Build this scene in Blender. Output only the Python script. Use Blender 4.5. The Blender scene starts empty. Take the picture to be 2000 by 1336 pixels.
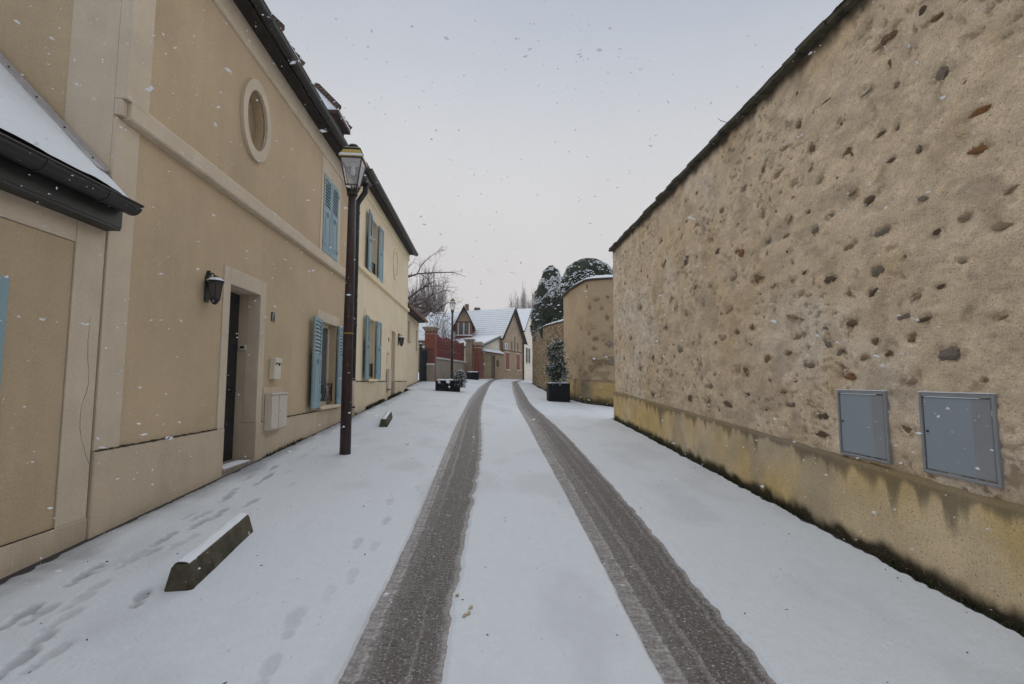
import bpy, bmesh, math, random
import numpy as np
from mathutils import Vector, Matrix, noise as mnoise
random.seed(11)
RNG = np.random.default_rng(11)
scene = bpy.context.scene
COL = scene.collection

# ------------------------------------------------------------------ camera
F, CZ = 933.0, 1.6                       # focal length in photo pixels, eye height
YAW, PIT = math.atan(50 / F), math.atan(76 / F)
cd = bpy.data.cameras.new('camera'); cam = bpy.data.objects.new('camera', cd); COL.objects.link(cam)
cd.sensor_fit = 'HORIZONTAL'; cd.sensor_width = 36; cd.lens = F / 2000 * 36
cd.clip_start = 0.05; cd.clip_end = 2000
cam.location = (0, 0, CZ); cam.rotation_euler = (math.pi / 2 + PIT, 0, -YAW)
scene.camera = cam

# ------------------------------------------------------------------ sky, sun, exposure
SUN_EL, SUN_AZ = math.radians(56), math.radians(-12)     # azimuth from +Y towards +X
world = bpy.data.worlds.new('World'); scene.world = world; world.use_nodes = True
wn, wl = world.node_tree.nodes, world.node_tree.links
wn.clear()
wo = wn.new('ShaderNodeOutputWorld')
sky = wn.new('ShaderNodeTexSky'); sky.sky_type = 'NISHITA'; sky.sun_disc = False
sky.sun_elevation = SUN_EL; sky.sun_rotation = SUN_AZ; sky.air_density = 2.0; sky.dust_density = 6.0
b1 = wn.new('ShaderNodeBackground'); b1.inputs['Strength'].default_value = 0.07
wl.new(sky.outputs[0], b1.inputs['Color'])
tc = wn.new('ShaderNodeTexCoord'); sx = wn.new('ShaderNodeSeparateXYZ'); wl.new(tc.outputs['Generated'], sx.inputs[0])
cr = wn.new('ShaderNodeValToRGB'); wl.new(sx.outputs['Z'], cr.inputs[0])
cr.color_ramp.interpolation = 'B_SPLINE'
e = cr.color_ramp.elements
e[0].position = 0.0; e[0].color = (.640, .612, .607, 1)
e[1].position = 1.0; e[1].color = (.34, .405, .52, 1)
for p, c in ((.12, (.655, .628, .624, 1)), (.3, (.648, .636, .640, 1)), (.48, (.590, .602, .628, 1)), (.7, (.33, .395, .505, 1))):
    k = e.new(p); k.color = c
b2 = wn.new('ShaderNodeBackground'); b2.inputs['Strength'].default_value = .87
nz = wn.new('ShaderNodeTexNoise'); nz.inputs['Scale'].default_value = 1.6; nz.inputs['Detail'].default_value = 4
wl.new(tc.outputs['Generated'], nz.inputs['Vector'])
mr = wn.new('ShaderNodeMapRange'); mr.inputs[1].default_value = .3; mr.inputs[2].default_value = .7
mr.inputs[3].default_value = .95; mr.inputs[4].default_value = 1.05
wl.new(nz.outputs[0], mr.inputs[0])
vm = wn.new('ShaderNodeVectorMath'); vm.operation = 'SCALE'
wl.new(cr.outputs[0], vm.inputs[0]); wl.new(mr.outputs[0], vm.inputs['Scale'])
wl.new(vm.outputs[0], b2.inputs['Color'])
ms = wn.new('ShaderNodeMixShader'); ms.inputs[0].default_value = .965          # thick snow cloud over the clear sky
wl.new(b1.outputs[0], ms.inputs[1]); wl.new(b2.outputs[0], ms.inputs[2]); wl.new(ms.outputs[0], wo.inputs[0])
sl = bpy.data.lights.new('sun', 'SUN'); sl.energy = 1.5; sl.angle = math.radians(120); sl.color = (1, .97, .93)
sun = bpy.data.objects.new('sun', sl); COL.objects.link(sun)
sd = Vector((math.sin(SUN_AZ) * math.cos(SUN_EL), math.cos(SUN_AZ) * math.cos(SUN_EL), math.sin(SUN_EL)))
sun.rotation_euler = sd.to_track_quat('Z', 'Y').to_euler(); sun.location = (0, 10, 30)
vs = scene.view_settings
vs.view_transform = 'Standard'; vs.look = 'None'; vs.exposure = 0.28; vs.gamma = 1.0; vs.use_curve_mapping = False
scene.render.engine = 'CYCLES'

# ------------------------------------------------------------------ photo pixel -> place
_fw = Vector((math.sin(YAW) * math.cos(PIT), math.cos(YAW) * math.cos(PIT), math.sin(PIT)))
_rt = Vector((math.cos(YAW), -math.sin(YAW), 0)); _up = _rt.cross(_fw); _O = Vector((0, 0, CZ))
def ray(px, py): return _fw + _rt * ((px - 1000) / F) + _up * ((668 - py) / F)
XL = -3.43                                # plane of the house fronts
def Lp(px, py, X=XL):
    d = ray(px, py); p = _O + d * (X / d.x); return p.y, p.z
def Dp(px, py, Y):
    d = ray(px, py); return _O + d * (Y / d.y)
def yeff(y):
    y = np.asarray(y, float)
    return np.where(y < 38, y, 38 + 8 * (1 - np.exp(-(np.maximum(y, 38) - 38) / 8)))
def G(x, y):                              # height of the street
    t = np.clip((np.asarray(x, float) + 3.43) / 6.7, -.3, 1.3)
    return (0.058 * (1 - t) + 0.040 * t) * yeff(y)
def Gp(px, py):
    d = ray(px, py); lo, hi = .1, 120.
    for _ in range(50):
        m = (lo + hi) / 2; p = _O + d * m
        if p.z > float(G(p.x, p.y)): lo = m
        else: hi = m
    return _O + d * lo

# ------------------------------------------------------------------ numpy noise
def vnoise(x, y, seed=0):
    x = np.asarray(x, float); y = np.asarray(y, float)
    xi = np.floor(x).astype(np.int64); yi = np.floor(y).astype(np.int64)
    fx = x - xi; fy = y - yi; fx = fx * fx * (3 - 2 * fx); fy = fy * fy * (3 - 2 * fy)
    def h(a, b):
        n = (a * 374761393 + b * 668265263 + seed * 974634541) & 0x7fffffff
        n = ((n ^ (n >> 13)) * 1274126177) & 0x7fffffff
        return ((n ^ (n >> 16)) & 0xffff) / 65535.0
    a, b, c, d = h(xi, yi), h(xi + 1, yi), h(xi, yi + 1), h(xi + 1, yi + 1)
    return (a * (1 - fx) + b * fx) * (1 - fy) + (c * (1 - fx) + d * fx) * fy
def fbm(x, y, seed=0, o=4):
    s, a, t = 0, .5, 0
    for i in range(o):
        s = s + a * vnoise(x * 2 ** i, y * 2 ** i, seed + i * 17); t += a; a *= .5
    return s / t
def sst(a, b, x):
    t = np.clip((x - a) / (b - a), 0, 1); return t * t * (3 - 2 * t)

# ------------------------------------------------------------------ materials
def lk(m, a, b): m.node_tree.links.new(a, b)
def mat(name, c, rough=.8, var=.12, scale=4., bump=.0, bscale=80., metal=0., spec=.25, c2=None, c2amt=(.5, .7), c2scale=2., stretch=None, detail=6, alpha=None, streak=0., trowel=0.):
    m = bpy.data.materials.new(name); m.use_nodes = True
    n = m.node_tree.nodes; p = n['Principled BSDF']
    p.inputs['Roughness'].default_value = rough; p.inputs['Metallic'].default_value = metal
    p.inputs['Specular IOR Level'].default_value = spec
    tcn = n.new('ShaderNodeTexCoord'); src = tcn.outputs['Object']
    if stretch:
        mp = n.new('ShaderNodeMapping'); mp.inputs['Scale'].default_value = stretch; lk(m, src, mp.inputs[0]); src = mp.outputs[0]
    nz = n.new('ShaderNodeTexNoise'); nz.inputs['Scale'].default_value = scale; nz.inputs['Detail'].default_value = detail
    lk(m, src, nz.inputs['Vector'])
    mx = n.new('ShaderNodeMix'); mx.data_type = 'RGBA'
    mx.inputs[6].default_value = (*[v * (1 - var) for v in c], 1); mx.inputs[7].default_value = (*[min(1, v * (1 + var)) for v in c], 1)
    r = n.new('ShaderNodeMapRange'); r.inputs[1].default_value = .3; r.inputs[2].default_value = .7
    lk(m, nz.outputs[0], r.inputs[0]); lk(m, r.outputs[0], mx.inputs[0]); out = mx.outputs[2]
    if c2:
        n2 = n.new('ShaderNodeTexNoise'); n2.inputs['Scale'].default_value = c2scale; n2.inputs['Detail'].default_value = 8
        n2.inputs['Roughness'].default_value = .65; lk(m, src, n2.inputs['Vector'])
        r2 = n.new('ShaderNodeMapRange'); r2.inputs[1].default_value = c2amt[0]; r2.inputs[2].default_value = c2amt[1]; lk(m, n2.outputs[0], r2.inputs[0])
        m2 = n.new('ShaderNodeMix'); m2.data_type = 'RGBA'; lk(m, r2.outputs[0], m2.inputs[0]); lk(m, out, m2.inputs[6]); m2.inputs[7].default_value = (*c2, 1); out = m2.outputs[2]
    if streak:
        mp2 = n.new('ShaderNodeMapping'); mp2.inputs['Scale'].default_value = (5, 5, .35); lk(m, tcn.outputs['Object'], mp2.inputs[0])
        ns = n.new('ShaderNodeTexNoise'); ns.inputs['Scale'].default_value = 1.0; ns.inputs['Detail'].default_value = 7; ns.inputs['Roughness'].default_value = .6; lk(m, mp2.outputs[0], ns.inputs['Vector'])
        rs_ = n.new('ShaderNodeMapRange'); rs_.inputs[1].default_value = .35; rs_.inputs[2].default_value = .72; rs_.inputs[3].default_value = 1.; rs_.inputs[4].default_value = 1 - streak; lk(m, ns.outputs[0], rs_.inputs[0])
        sc_ = n.new('ShaderNodeVectorMath'); sc_.operation = 'SCALE'; lk(m, out, sc_.inputs[0]); lk(m, rs_.outputs[0], sc_.inputs['Scale'])
        ng = n.new('ShaderNodeTexNoise'); ng.inputs['Scale'].default_value = 55; ng.inputs['Detail'].default_value = 4; lk(m, tcn.outputs['Object'], ng.inputs['Vector'])
        rg = n.new('ShaderNodeMapRange'); rg.inputs[1].default_value = .3; rg.inputs[2].default_value = .7; rg.inputs[3].default_value = .93; rg.inputs[4].default_value = 1.07; lk(m, ng.outputs[0], rg.inputs[0])
        sg = n.new('ShaderNodeVectorMath'); sg.operation = 'SCALE'; lk(m, sc_.outputs[0], sg.inputs[0]); lk(m, rg.outputs[0], sg.inputs['Scale']); out = sg.outputs[0]
    lk(m, out, p.inputs['Base Color'])
    if bump:
        nb = n.new('ShaderNodeTexNoise'); nb.inputs['Scale'].default_value = bscale; nb.inputs['Detail'].default_value = 5; lk(m, src, nb.inputs['Vector'])
        bp = n.new('ShaderNodeBump'); bp.inputs['Strength'].default_value = bump; bp.inputs['Distance'].default_value = .01
        lk(m, nb.outputs[0], bp.inputs['Height']); last = bp
        if trowel:
            nt = n.new('ShaderNodeTexNoise'); nt.inputs['Scale'].default_value = 2.6; nt.inputs['Detail'].default_value = 4; lk(m, src, nt.inputs['Vector'])
            b3 = n.new('ShaderNodeBump'); b3.inputs['Strength'].default_value = trowel; b3.inputs['Distance'].default_value = .05; lk(m, nt.outputs[0], b3.inputs['Height']); lk(m, bp.outputs[0], b3.inputs['Normal']); last = b3
        lk(m, last.outputs[0], p.inputs['Normal'])
    if alpha is not None: p.inputs['Alpha'].default_value = alpha
    return m
def bricks(name, c1, c2, mortar, scale=1., bump=.6, rough=.85):
    m = bpy.data.materials.new(name); m.use_nodes = True; n = m.node_tree.nodes; p = n['Principled BSDF']; p.inputs['Roughness'].default_value = rough
    p.inputs['Specular IOR Level'].default_value = .15
    tcn = n.new('ShaderNodeTexCoord'); sp = n.new('ShaderNodeSeparateXYZ'); lk(m, tcn.outputs['Object'], sp.inputs[0])
    ad = n.new('ShaderNodeMath'); ad.operation = 'ADD'; lk(m, sp.outputs[0], ad.inputs[0]); lk(m, sp.outputs[1], ad.inputs[1])
    cb = n.new('ShaderNodeCombineXYZ'); lk(m, ad.outputs[0], cb.inputs[0]); lk(m, sp.outputs[2], cb.inputs[1])
    br = n.new('ShaderNodeTexBrick'); br.inputs['Scale'].default_value = scale; br.inputs['Brick Width'].default_value = .22; br.inputs['Row Height'].default_value = .07
    br.inputs['Mortar Size'].default_value = .008; br.inputs['Color1'].default_value = (*c1, 1); br.inputs['Color2'].default_value = (*c2, 1); br.inputs['Mortar'].default_value = (*mortar, 1)
    lk(m, cb.outputs[0], br.inputs['Vector']); lk(m, br.outputs[0], p.inputs['Base Color'])
    bp = n.new('ShaderNodeBump'); bp.inputs['Strength'].default_value = bump; bp.inputs['Distance'].default_value = .01; bp.invert = True
    lk(m, br.outputs['Fac'], bp.inputs['Height']); lk(m, bp.outputs[0], p.inputs['Normal'])
    return m
def rubble(name, ca, cb_, mortar, scale=5.):
    m = bpy.data.materials.new(name); m.use_nodes = True; n = m.node_tree.nodes; p = n['Principled BSDF']; p.inputs['Roughness'].default_value = .9
    p.inputs['Specular IOR Level'].default_value = .1
    tcn = n.new('ShaderNodeTexCoord'); mp = n.new('ShaderNodeMapping'); mp.inputs['Scale'].default_value = (1, 1, 1.6); lk(m, tcn.outputs['Object'], mp.inputs[0])
    nw = n.new('ShaderNodeTexNoise'); nw.inputs['Scale'].default_value = 3; lk(m, mp.outputs[0], nw.inputs['Vector'])
    mv = n.new('ShaderNodeMix'); mv.data_type = 'VECTOR'; mv.inputs[0].default_value = .12; lk(m, mp.outputs[0], mv.inputs[4]); lk(m, nw.outputs[1], mv.inputs[5])
    vo = n.new('ShaderNodeTexVoronoi'); vo.feature = 'DISTANCE_TO_EDGE'; vo.inputs['Scale'].default_value = scale; lk(m, mv.outputs[1], vo.inputs['Vector'])
    vc = n.new('ShaderNodeTexVoronoi'); vc.inputs['Scale'].default_value = scale; lk(m, mv.outputs[1], vc.inputs['Vector'])
    sp = n.new('ShaderNodeSeparateColor'); lk(m, vc.outputs['Color'], sp.inputs[0])
    mx = n.new('ShaderNodeMix'); mx.data_type = 'RGBA'; mx.inputs[6].default_value = (*ca, 1); mx.inputs[7].default_value = (*cb_, 1); lk(m, sp.outputs[0], mx.inputs[0])
    r = n.new('ShaderNodeMapRange'); r.inputs[1].default_value = .02; r.inputs[2].default_value = .10; lk(m, vo.outputs['Distance'], r.inputs[0])
    m2 = n.new('ShaderNodeMix'); m2.data_type = 'RGBA'; m2.inputs[6].default_value = (*mortar, 1); lk(m, r.outputs[0], m2.inputs[0]); lk(m, mx.outputs[2], m2.inputs[7])
    lk(m, m2.outputs[2], p.inputs['Base Color'])
    bp = n.new('ShaderNodeBump'); bp.inputs['Strength'].default_value = .8; bp.inputs['Distance'].default_value = .03; lk(m, r.outputs[0], bp.inputs['Height']); lk(m, bp.outputs[0], p.inputs['Normal'])
    return m
def attrmat(name, rough=.85, spec=.2, bump=.4, bscale=120., grain=.12, gscale=90., dist=.01, speck=None):
    """colour comes from the vertex colour 'col' with a fine grain over it"""
    m = bpy.data.materials.new(name); m.use_nodes = True; n = m.node_tree.nodes; p = n['Principled BSDF']
    p.inputs['Roughness'].default_value = rough; p.inputs['Specular IOR Level'].default_value = spec
    at = n.new('ShaderNodeAttribute'); at.attribute_name = 'col'
    tcn = n.new('ShaderNodeTexCoord'); nz = n.new('ShaderNodeTexNoise'); nz.inputs['Scale'].default_value = gscale; nz.inputs['Detail'].default_value = 6; nz.inputs['Roughness'].default_value = .7
    lk(m, tcn.outputs['Object'], nz.inputs['Vector'])
    r = n.new('ShaderNodeMapRange'); r.inputs[1].default_value = .25; r.inputs[2].default_value = .75; r.inputs[3].default_value = 1 - grain; r.inputs[4].default_value = 1 + grain
    lk(m, nz.outputs[0], r.inputs[0])
    sc = n.new('ShaderNodeVectorMath'); sc.operation = 'SCALE'; lk(m, at.outputs['Color'], sc.inputs[0]); lk(m, r.outputs[0], sc.inputs['Scale']); out = sc.outputs[0]
    if speck:
        n2 = n.new('ShaderNodeTexNoise'); n2.inputs['Scale'].default_value = speck[1]; n2.inputs['Detail'].default_value = 3; lk(m, tcn.outputs['Object'], n2.inputs['Vector'])
        r2 = n.new('ShaderNodeMapRange'); r2.inputs[1].default_value = speck[2]; r2.inputs[2].default_value = speck[3]; lk(m, n2.outputs[0], r2.inputs[0])
        mx = n.new('ShaderNodeMix'); mx.data_type = 'RGBA'; lk(m, r2.outputs[0], mx.inputs[0]); lk(m, out, mx.inputs[6]); mx.inputs[7].default_value = (*speck[0], 1); out = mx.outputs[2]
    lk(m, out, p.inputs['Base Color'])
    nb = n.new('ShaderNodeTexNoise'); nb.inputs['Scale'].default_value = bscale; nb.inputs['Detail'].default_value = 5; lk(m, tcn.outputs['Object'], nb.inputs['Vector'])
    bp = n.new('ShaderNodeBump'); bp.inputs['Strength'].default_value = bump; bp.inputs['Distance'].default_value = dist
    lk(m, nb.outputs[0], bp.inputs['Height']); lk(m, bp.outputs[0], p.inputs['Normal'])
    return m
def glass(name, tint=(.75, .82, .85), a=.25):
    m = mat(name, tint, rough=.06, var=.03, spec=.6); m.node_tree.nodes['Principled BSDF'].inputs['Alpha'].default_value = a; return m

M = {}
M['tan'] = mat('tan_render', (.545, .425, .282), .92, .06, 1.3, .45, 110, c2=(.45, .355, .24), c2amt=(.45, .8), c2scale=.8, streak=.06, trowel=.25)
M['cream'] = mat('cream_render', (.80, .68, .49), .92, .05, 1.2, .4, 110, c2=(.72, .61, .445), c2amt=(.5, .8), c2scale=.7, streak=.05, trowel=.2)
M['trim'] = mat('stone_trim', (.62, .53, .41), .9, .06, 2.5, .2, 160, c2=(.52, .45, .35), c2amt=(.48, .78), c2scale=1.4, streak=.07, trowel=.12)
M['trim2'] = mat('cream_trim', (.80, .68, .46), .9, .06, 2.5, .2, 160)
M['plinth'] = mat('plinth_render', (.60, .50, .375), .93, .07, 2.2, .25, 150, c2=(.44, .37, .28), c2amt=(.45, .75), c2scale=1.1, streak=.10, trowel=.25)
M['plinth2'] = mat('cream_plinth', (.70, .59, .42), .93, .07, 2.2, .25, 150, c2=(.52, .445, .33), c2amt=(.45, .75), c2scale=1.1, streak=.10, trowel=.25)
M['grime'] = mat('damp_grime', (.055, .047, .036), .95, .3, 14, .6, 60)
M['black'] = mat('black_gutter', (.022, .023, .023), .45, .2, 6, .1, 60, spec=.4)
M['zinc'] = mat('dark_zinc', (.035, .037, .038), .5, .3, 5, .1, 40, metal=.2)
M['flash'] = mat('zinc_flashing', (.46, .44, .44), .55, .12, 6, .1, 60, metal=.3)
M['soffit'] = mat('dark_timber', (.035, .029, .024), .8, .3, 8, .2, 50)
M['wood'] = mat('red_brown_timber', (.055, .026, .022), .7, .35, 9, .3, 50)
M['tile'] = mat('brown_tile', (.10, .062, .045), .85, .35, 9, .4, 50)
M['snow'] = mat('snow', (.74, .775, .815), .75, .04, 3, .35, 90, spec=.2)
M['blue'] = mat('blue_paint', (.235, .345, .385), .6, .09, 5, .15, 40, spec=.3, c2=(.11, .2, .24), c2amt=(.58, .8), c2scale=3, stretch=(1, 1, .25))
M['iron'] = mat('black_iron', (.02, .02, .021), .5, .2, 20, spec=.4)
M['door'] = mat('dark_door_paint', (.012, .014, .018), .4, .2, 6, .1, 40, spec=.4)
M['greydoor'] = mat('grey_door_paint', (.12, .10, .08), .7, .15, 6)
M['stone'] = mat('door_step_stone', (.28, .25, .21), .9, .2, 8, .4, 60)
M['white'] = mat('offwhite_enamel', (.66, .61, .50), .55, .05, 4, spec=.35)
M['cabinet'] = mat('beige_plastic', (.60, .54, .46), .6, .05, 3, spec=.3)
M['dark'] = mat('dark_recess', (.02, .018, .016), .9, .1, 3)
M['glass'] = glass('window_glass', (.10, .12, .13), .75)
M['lampglass'] = glass('lantern_glass', (.70, .74, .80), .32)
M['smoke'] = glass('smoked_glass', (.06, .06, .06), .85)
M['post'] = mat('maroon_post_paint', (.038, .017, .016), .5, .3, 5, .15, 30, spec=.4, c2=(.055, .05, .047), c2amt=(.52, .66), c2scale=4, stretch=(1, 1, .35))
M['brass'] = mat('tarnished_brass', (.34, .27, .075), .38, .2, 6, .1, 30, metal=.7, c2=(.25, .11, .05), c2amt=(.5, .7), c2scale=7)
M['yellow'] = mat('yellow_tape', (.34, .27, .04), .6, .05)
M['enamel'] = mat('dark_green_enamel', (.012, .03, .026), .35, .1, spec=.5)
M['pale'] = mat('pale_print', (.45, .5, .5), .6, .05)
M['concrete'] = mat('mossy_concrete', (.10, .088, .062), .95, .25, 7, .6, 60, c2=(.04, .037, .026), c2amt=(.45, .65), c2scale=5)
M['greybox'] = mat('grey_blue_paint', (.275, .32, .36), .5, .06, 3, .05, 30, spec=.35, c2=(.24, .26, .28), c2amt=(.5, .75), c2scale=1.6, stretch=(1, 1, .2))
M['frame'] = mat('grey_frame_paint', (.27, .28, .29), .55, .08, 5, spec=.3)
M['planter'] = mat('black_planter', (.007, .007, .009), .75, .2, 5, .1, 40, spec=.15)
M['soil'] = mat('planter_soil', (.03, .024, .018), .95, .3, 20, .8, 40)
M['leaf'] = mat('evergreen_leaf', (.022, .038, .016), .6, .5, 3, spec=.25)
M['leaf2'] = mat('shrub_leaf', (.028, .045, .022), .55, .45, 4, spec=.3)
M['bark'] = mat('bark', (.05, .042, .037), .95, .3, 12, .6, 40)
M['twig'] = mat('red_grey_twig', (.085, .062, .055), .95, .3, 5)
M['poplar'] = mat('pale_poplar_twig', (.24, .205, .195), .95, .2, .6)
M['weed'] = mat('weed_green', (.035, .045, .015), .85, .5, 8)
M['brick'] = bricks('red_brick', (.32, .085, .055), (.23, .06, .042), (.27, .15, .11))
M['brick2'] = bricks('brown_brick', (.17, .10, .06), (.12, .07, .045), (.22, .17, .12))
M['redpaint'] = mat('red_fence_paint', (.17, .036, .029), .6, .2, 5, spec=.3)
M['cwall'] = mat('grey_rendered_wall', (.34, .295, .235), .95, .2, 2.2, .4, 50, c2=(.16, .145, .12), c2amt=(.48, .7), c2scale=3, stretch=(3, 3, .4))
M['rubble'] = rubble('rubble_stone', (.40, .30, .19), (.28, .205, .13), (.45, .36, .25), 6)
M['rubble3'] = rubble('dark_rubble_stone', (.46, .34, .20), (.20, .145, .09), (.12, .09, .06), 4.5)
M['bluegate'] = mat('navy_gate_paint', (.014, .022, .032), .5, .2, 5, spec=.4)
M['whitewall'] = mat('white_house_render', (.78, .72, .62), .92, .05, 1.0, .2, 60)
M['shutterred'] = mat('red_shutter_paint', (.21, .065, .045), .65, .15, 6)
M['greenverge'] = mat('grey_green_verge', (.12, .13, .115), .8, .2, 6)
M['gableplaster'] = mat('brown_gable_render', (.38, .29, .20), .93, .14, 1.5, .3, 50, c2=(.28, .21, .14), c2amt=(.5, .7), c2scale=2)
M['terracotta'] = mat('terracotta_gutter', (.27, .155, .115), .75, .2, 5)
M['blueprint'] = mat('sign_blue', (.10, .19, .42), .5, .05)
M['signwhite'] = mat('sign_white', (.70, .71, .74), .5, .04)
M['wall'] = attrmat('old_lime_render', .95, .08, .8, 60, .22, 38, .014, speck=((.30, .225, .15), 85, .60, .70))
M['wallbase'] = attrmat('ochre_base_render', .95, .08, .5, 70, .16, 60, .01, speck=((.24, .18, .12), 80, .60, .70))
M['snowfield'] = attrmat('trodden_snow', .7, .25, .5, 38, .04, 14, .014)
M['slush'] = attrmat('slush_track', .6, .3, .9, 45, .55, 38, .012, speck=((.38, .38, .39), 75, .57, .68))
M['asphalt'] = mat('asphalt', (.055, .052, .05), .9, .25, 30, .6, 150)
for k, c in enumerate(((.31, .215, .125), (.25, .17, .10), (.38, .275, .17), (.29, .245, .195), (.19, .14, .095), (.35, .185, .085), (.46, .36, .24))):
    M['st%d' % k] = mat('field_stone', c, .95, .45, 22, .8, 60, spec=.08, c2=tuple(v * .4 for v in c), c2amt=(.5, .66), c2scale=14)

# ------------------------------------------------------------------ mesh builder
class MB:
    def __init__(s): s.v, s.f = [], []
    def add(s, vs_, fs):
        o = len(s.v); s.v += [tuple(p) for p in vs_]; s.f += [tuple(i + o for i in f) for f in fs]; return s
    def poly(s, pts): return s.add(pts, [tuple(range(len(pts)))])
    def box(s, x0, x1, y0, y1, z0, z1, bev=0., mtx=None):
        x0, x1 = min(x0, x1), max(x0, x1); y0, y1 = min(y0, y1), max(y0, y1); z0, z1 = min(z0, z1), max(z0, z1)
        if bev > 0:
            b = min(bev, (x1 - x0) * .45, (y1 - y0) * .45, (z1 - z0) * .45)
            bm = bmesh.new(); bmesh.ops.create_cube(bm, size=1)
            for q in bm.verts: q.co = Vector(((x0 + x1) / 2 + q.co.x * (x1 - x0), (y0 + y1) / 2 + q.co.y * (y1 - y0), (z0 + z1) / 2 + q.co.z * (z1 - z0)))
            bmesh.ops.bevel(bm, geom=bm.edges[:], offset=b, segments=1, affect='EDGES', profile=.5)
            bm.verts.index_update(); pv = [q.co.copy() for q in bm.verts]; pf = [tuple(w.index for w in f.verts) for f in bm.faces]; bm.free()
        else:
            pv = [Vector(p) for p in ((x0, y0, z0), (x1, y0, z0), (x1, y1, z0), (x0, y1, z0), (x0, y0, z1), (x1, y0, z1), (x1, y1, z1), (x0, y1, z1))]
            pf = [(0, 3, 2, 1), (4, 5, 6, 7), (0, 1, 5, 4), (1, 2, 6, 5), (2, 3, 7, 6), (3, 0, 4, 7)]
        if mtx is not None: pv = [mtx @ p for p in pv]
        return s.add(pv, pf)
    def prism(s, poly, fn, d0, d1):
        """poly: 2-D outline, fn(a, b, d) -> point; extruded from d0 to d1"""
        n = len(poly); pv = [fn(a, b, d0) for a, b in poly] + [fn(a, b, d1) for a, b in poly]
        fs = [tuple(range(n))[::-1], tuple(range(n, 2 * n))] + [(i, (i + 1) % n, n + (i + 1) % n, n + i) for i in range(n)]
        return s.add(pv, fs)
    def tube(s, pts, rad, n=8, cap=True):
        pts = [Vector(p) for p in pts]
        if not hasattr(rad, '__len__'): rad = [rad] * len(pts)
        rings = []; ref = None
        for i, p in enumerate(pts):
            t = (pts[min(i + 1, len(pts) - 1)] - pts[max(i - 1, 0)]).normalized()
            if ref is None: ref = Vector((0, 0, 1)) if abs(t.z) < .9 else Vector((1, 0, 0))
            a = t.cross(ref).normalized(); b = a.cross(t).normalized(); ref = b
            rings.append([p + (a * math.cos(2 * math.pi * k / n) + b * math.sin(2 * math.pi * k / n)) * rad[i] for k in range(n)])
        pv = [q for r in rings for q in r]; fs = []
        for i in range(len(pts) - 1):
            for k in range(n):
                k2 = (k + 1) % n; fs.append((i * n + k, i * n + k2, (i + 1) * n + k2, (i + 1) * n + k))
        if cap: fs += [tuple(range(n))[::-1], tuple(range((len(pts) - 1) * n, len(pts) * n))]
        return s.add(pv, fs)
    def lathe(s, prof, c, n=20, sq=None):
        pv, fs = [], []
        for r, z in prof:
            for k in range(n):
                a = 2 * math.pi * k / n; pv.append((c[0] + r * math.cos(a), c[1] + r * math.sin(a), c[2] + z))
        for i in range(len(prof) - 1):
            for k in range(n):
                k2 = (k + 1) % n; fs.append((i * n + k, i * n + k2, (i + 1) * n + k2, (i + 1) * n + k))
        fs += [tuple(range(n))[::-1], tuple(range((len(prof) - 1) * n, len(prof) * n))]
        return s.add(pv, fs)
WM = {}
def setp(o, label=None, cat=None, group=None, kind=None):
    if label: o['label'] = label
    if cat: o['category'] = cat
    if group: o['group'] = group
    if kind: o['kind'] = kind
    return o
def thing(name, label, cat, loc=(0, 0, 0), rz=0., group=None):
    o = bpy.data.objects.new(name, None); COL.objects.link(o); o.empty_display_size = .2
    o.location = loc; o.rotation_euler = (0, 0, rz)
    WM[o] = Matrix.Translation(Vector(loc)) @ Matrix.Rotation(rz, 4, 'Z')
    return setp(o, label, cat, group)
def mesh_of(name, mb, mtl, inv=None, smooth=False):
    me = bpy.data.meshes.new(name)
    pv = mb.v if inv is None else [tuple(inv @ Vector(p)) for p in mb.v]
    me.from_pydata(pv, [], mb.f); me.materials.append(mtl)
    bm = bmesh.new(); bm.from_mesh(me); bmesh.ops.recalc_face_normals(bm, faces=bm.faces[:]); bm.to_mesh(me); bm.free()
    if smooth: me.polygons.foreach_set('use_smooth', [True] * len(me.polygons))
    me.update(); return me
def part(name, mb, mtl, parent=None, local=False, smooth=False, label=None, cat=None, group=None, kind=None):
    """one mesh object; mb in world coordinates (or the parent's own when local)"""
    if isinstance(mtl, str): mtl = M[mtl]
    w = WM.get(parent, Matrix.Identity(4)) if parent else Matrix.Identity(4)
    if parent is None:                     # origin at the base of the thing
        a = np.array(mb.v); c = Vector(((a[:, 0].min() + a[:, 0].max()) / 2, (a[:, 1].min() + a[:, 1].max()) / 2, a[:, 2].min()))
        w = Matrix.Translation(c)
    me = mesh_of(name, mb, mtl, None if local else w.inverted(), smooth)
    o = bpy.data.objects.new(name, me); COL.objects.link(o)
    if parent: o.parent = parent
    else: o.location = w.translation
    WM[o] = w
    return setp(o, label, cat, group, kind)
def inst(name, me, parent, wmat):
    o = bpy.data.objects.new(name, me); COL.objects.link(o); o.parent = parent
    o.matrix_basis = WM[parent].inverted() @ wmat if parent else wmat
    WM[o] = wmat
    return o
def copy_tree(o, parent=None):
    c = o.copy(); COL.objects.link(c); c.parent = parent
    for ch in list(o.children): copy_tree(ch, c)
    return c
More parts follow.
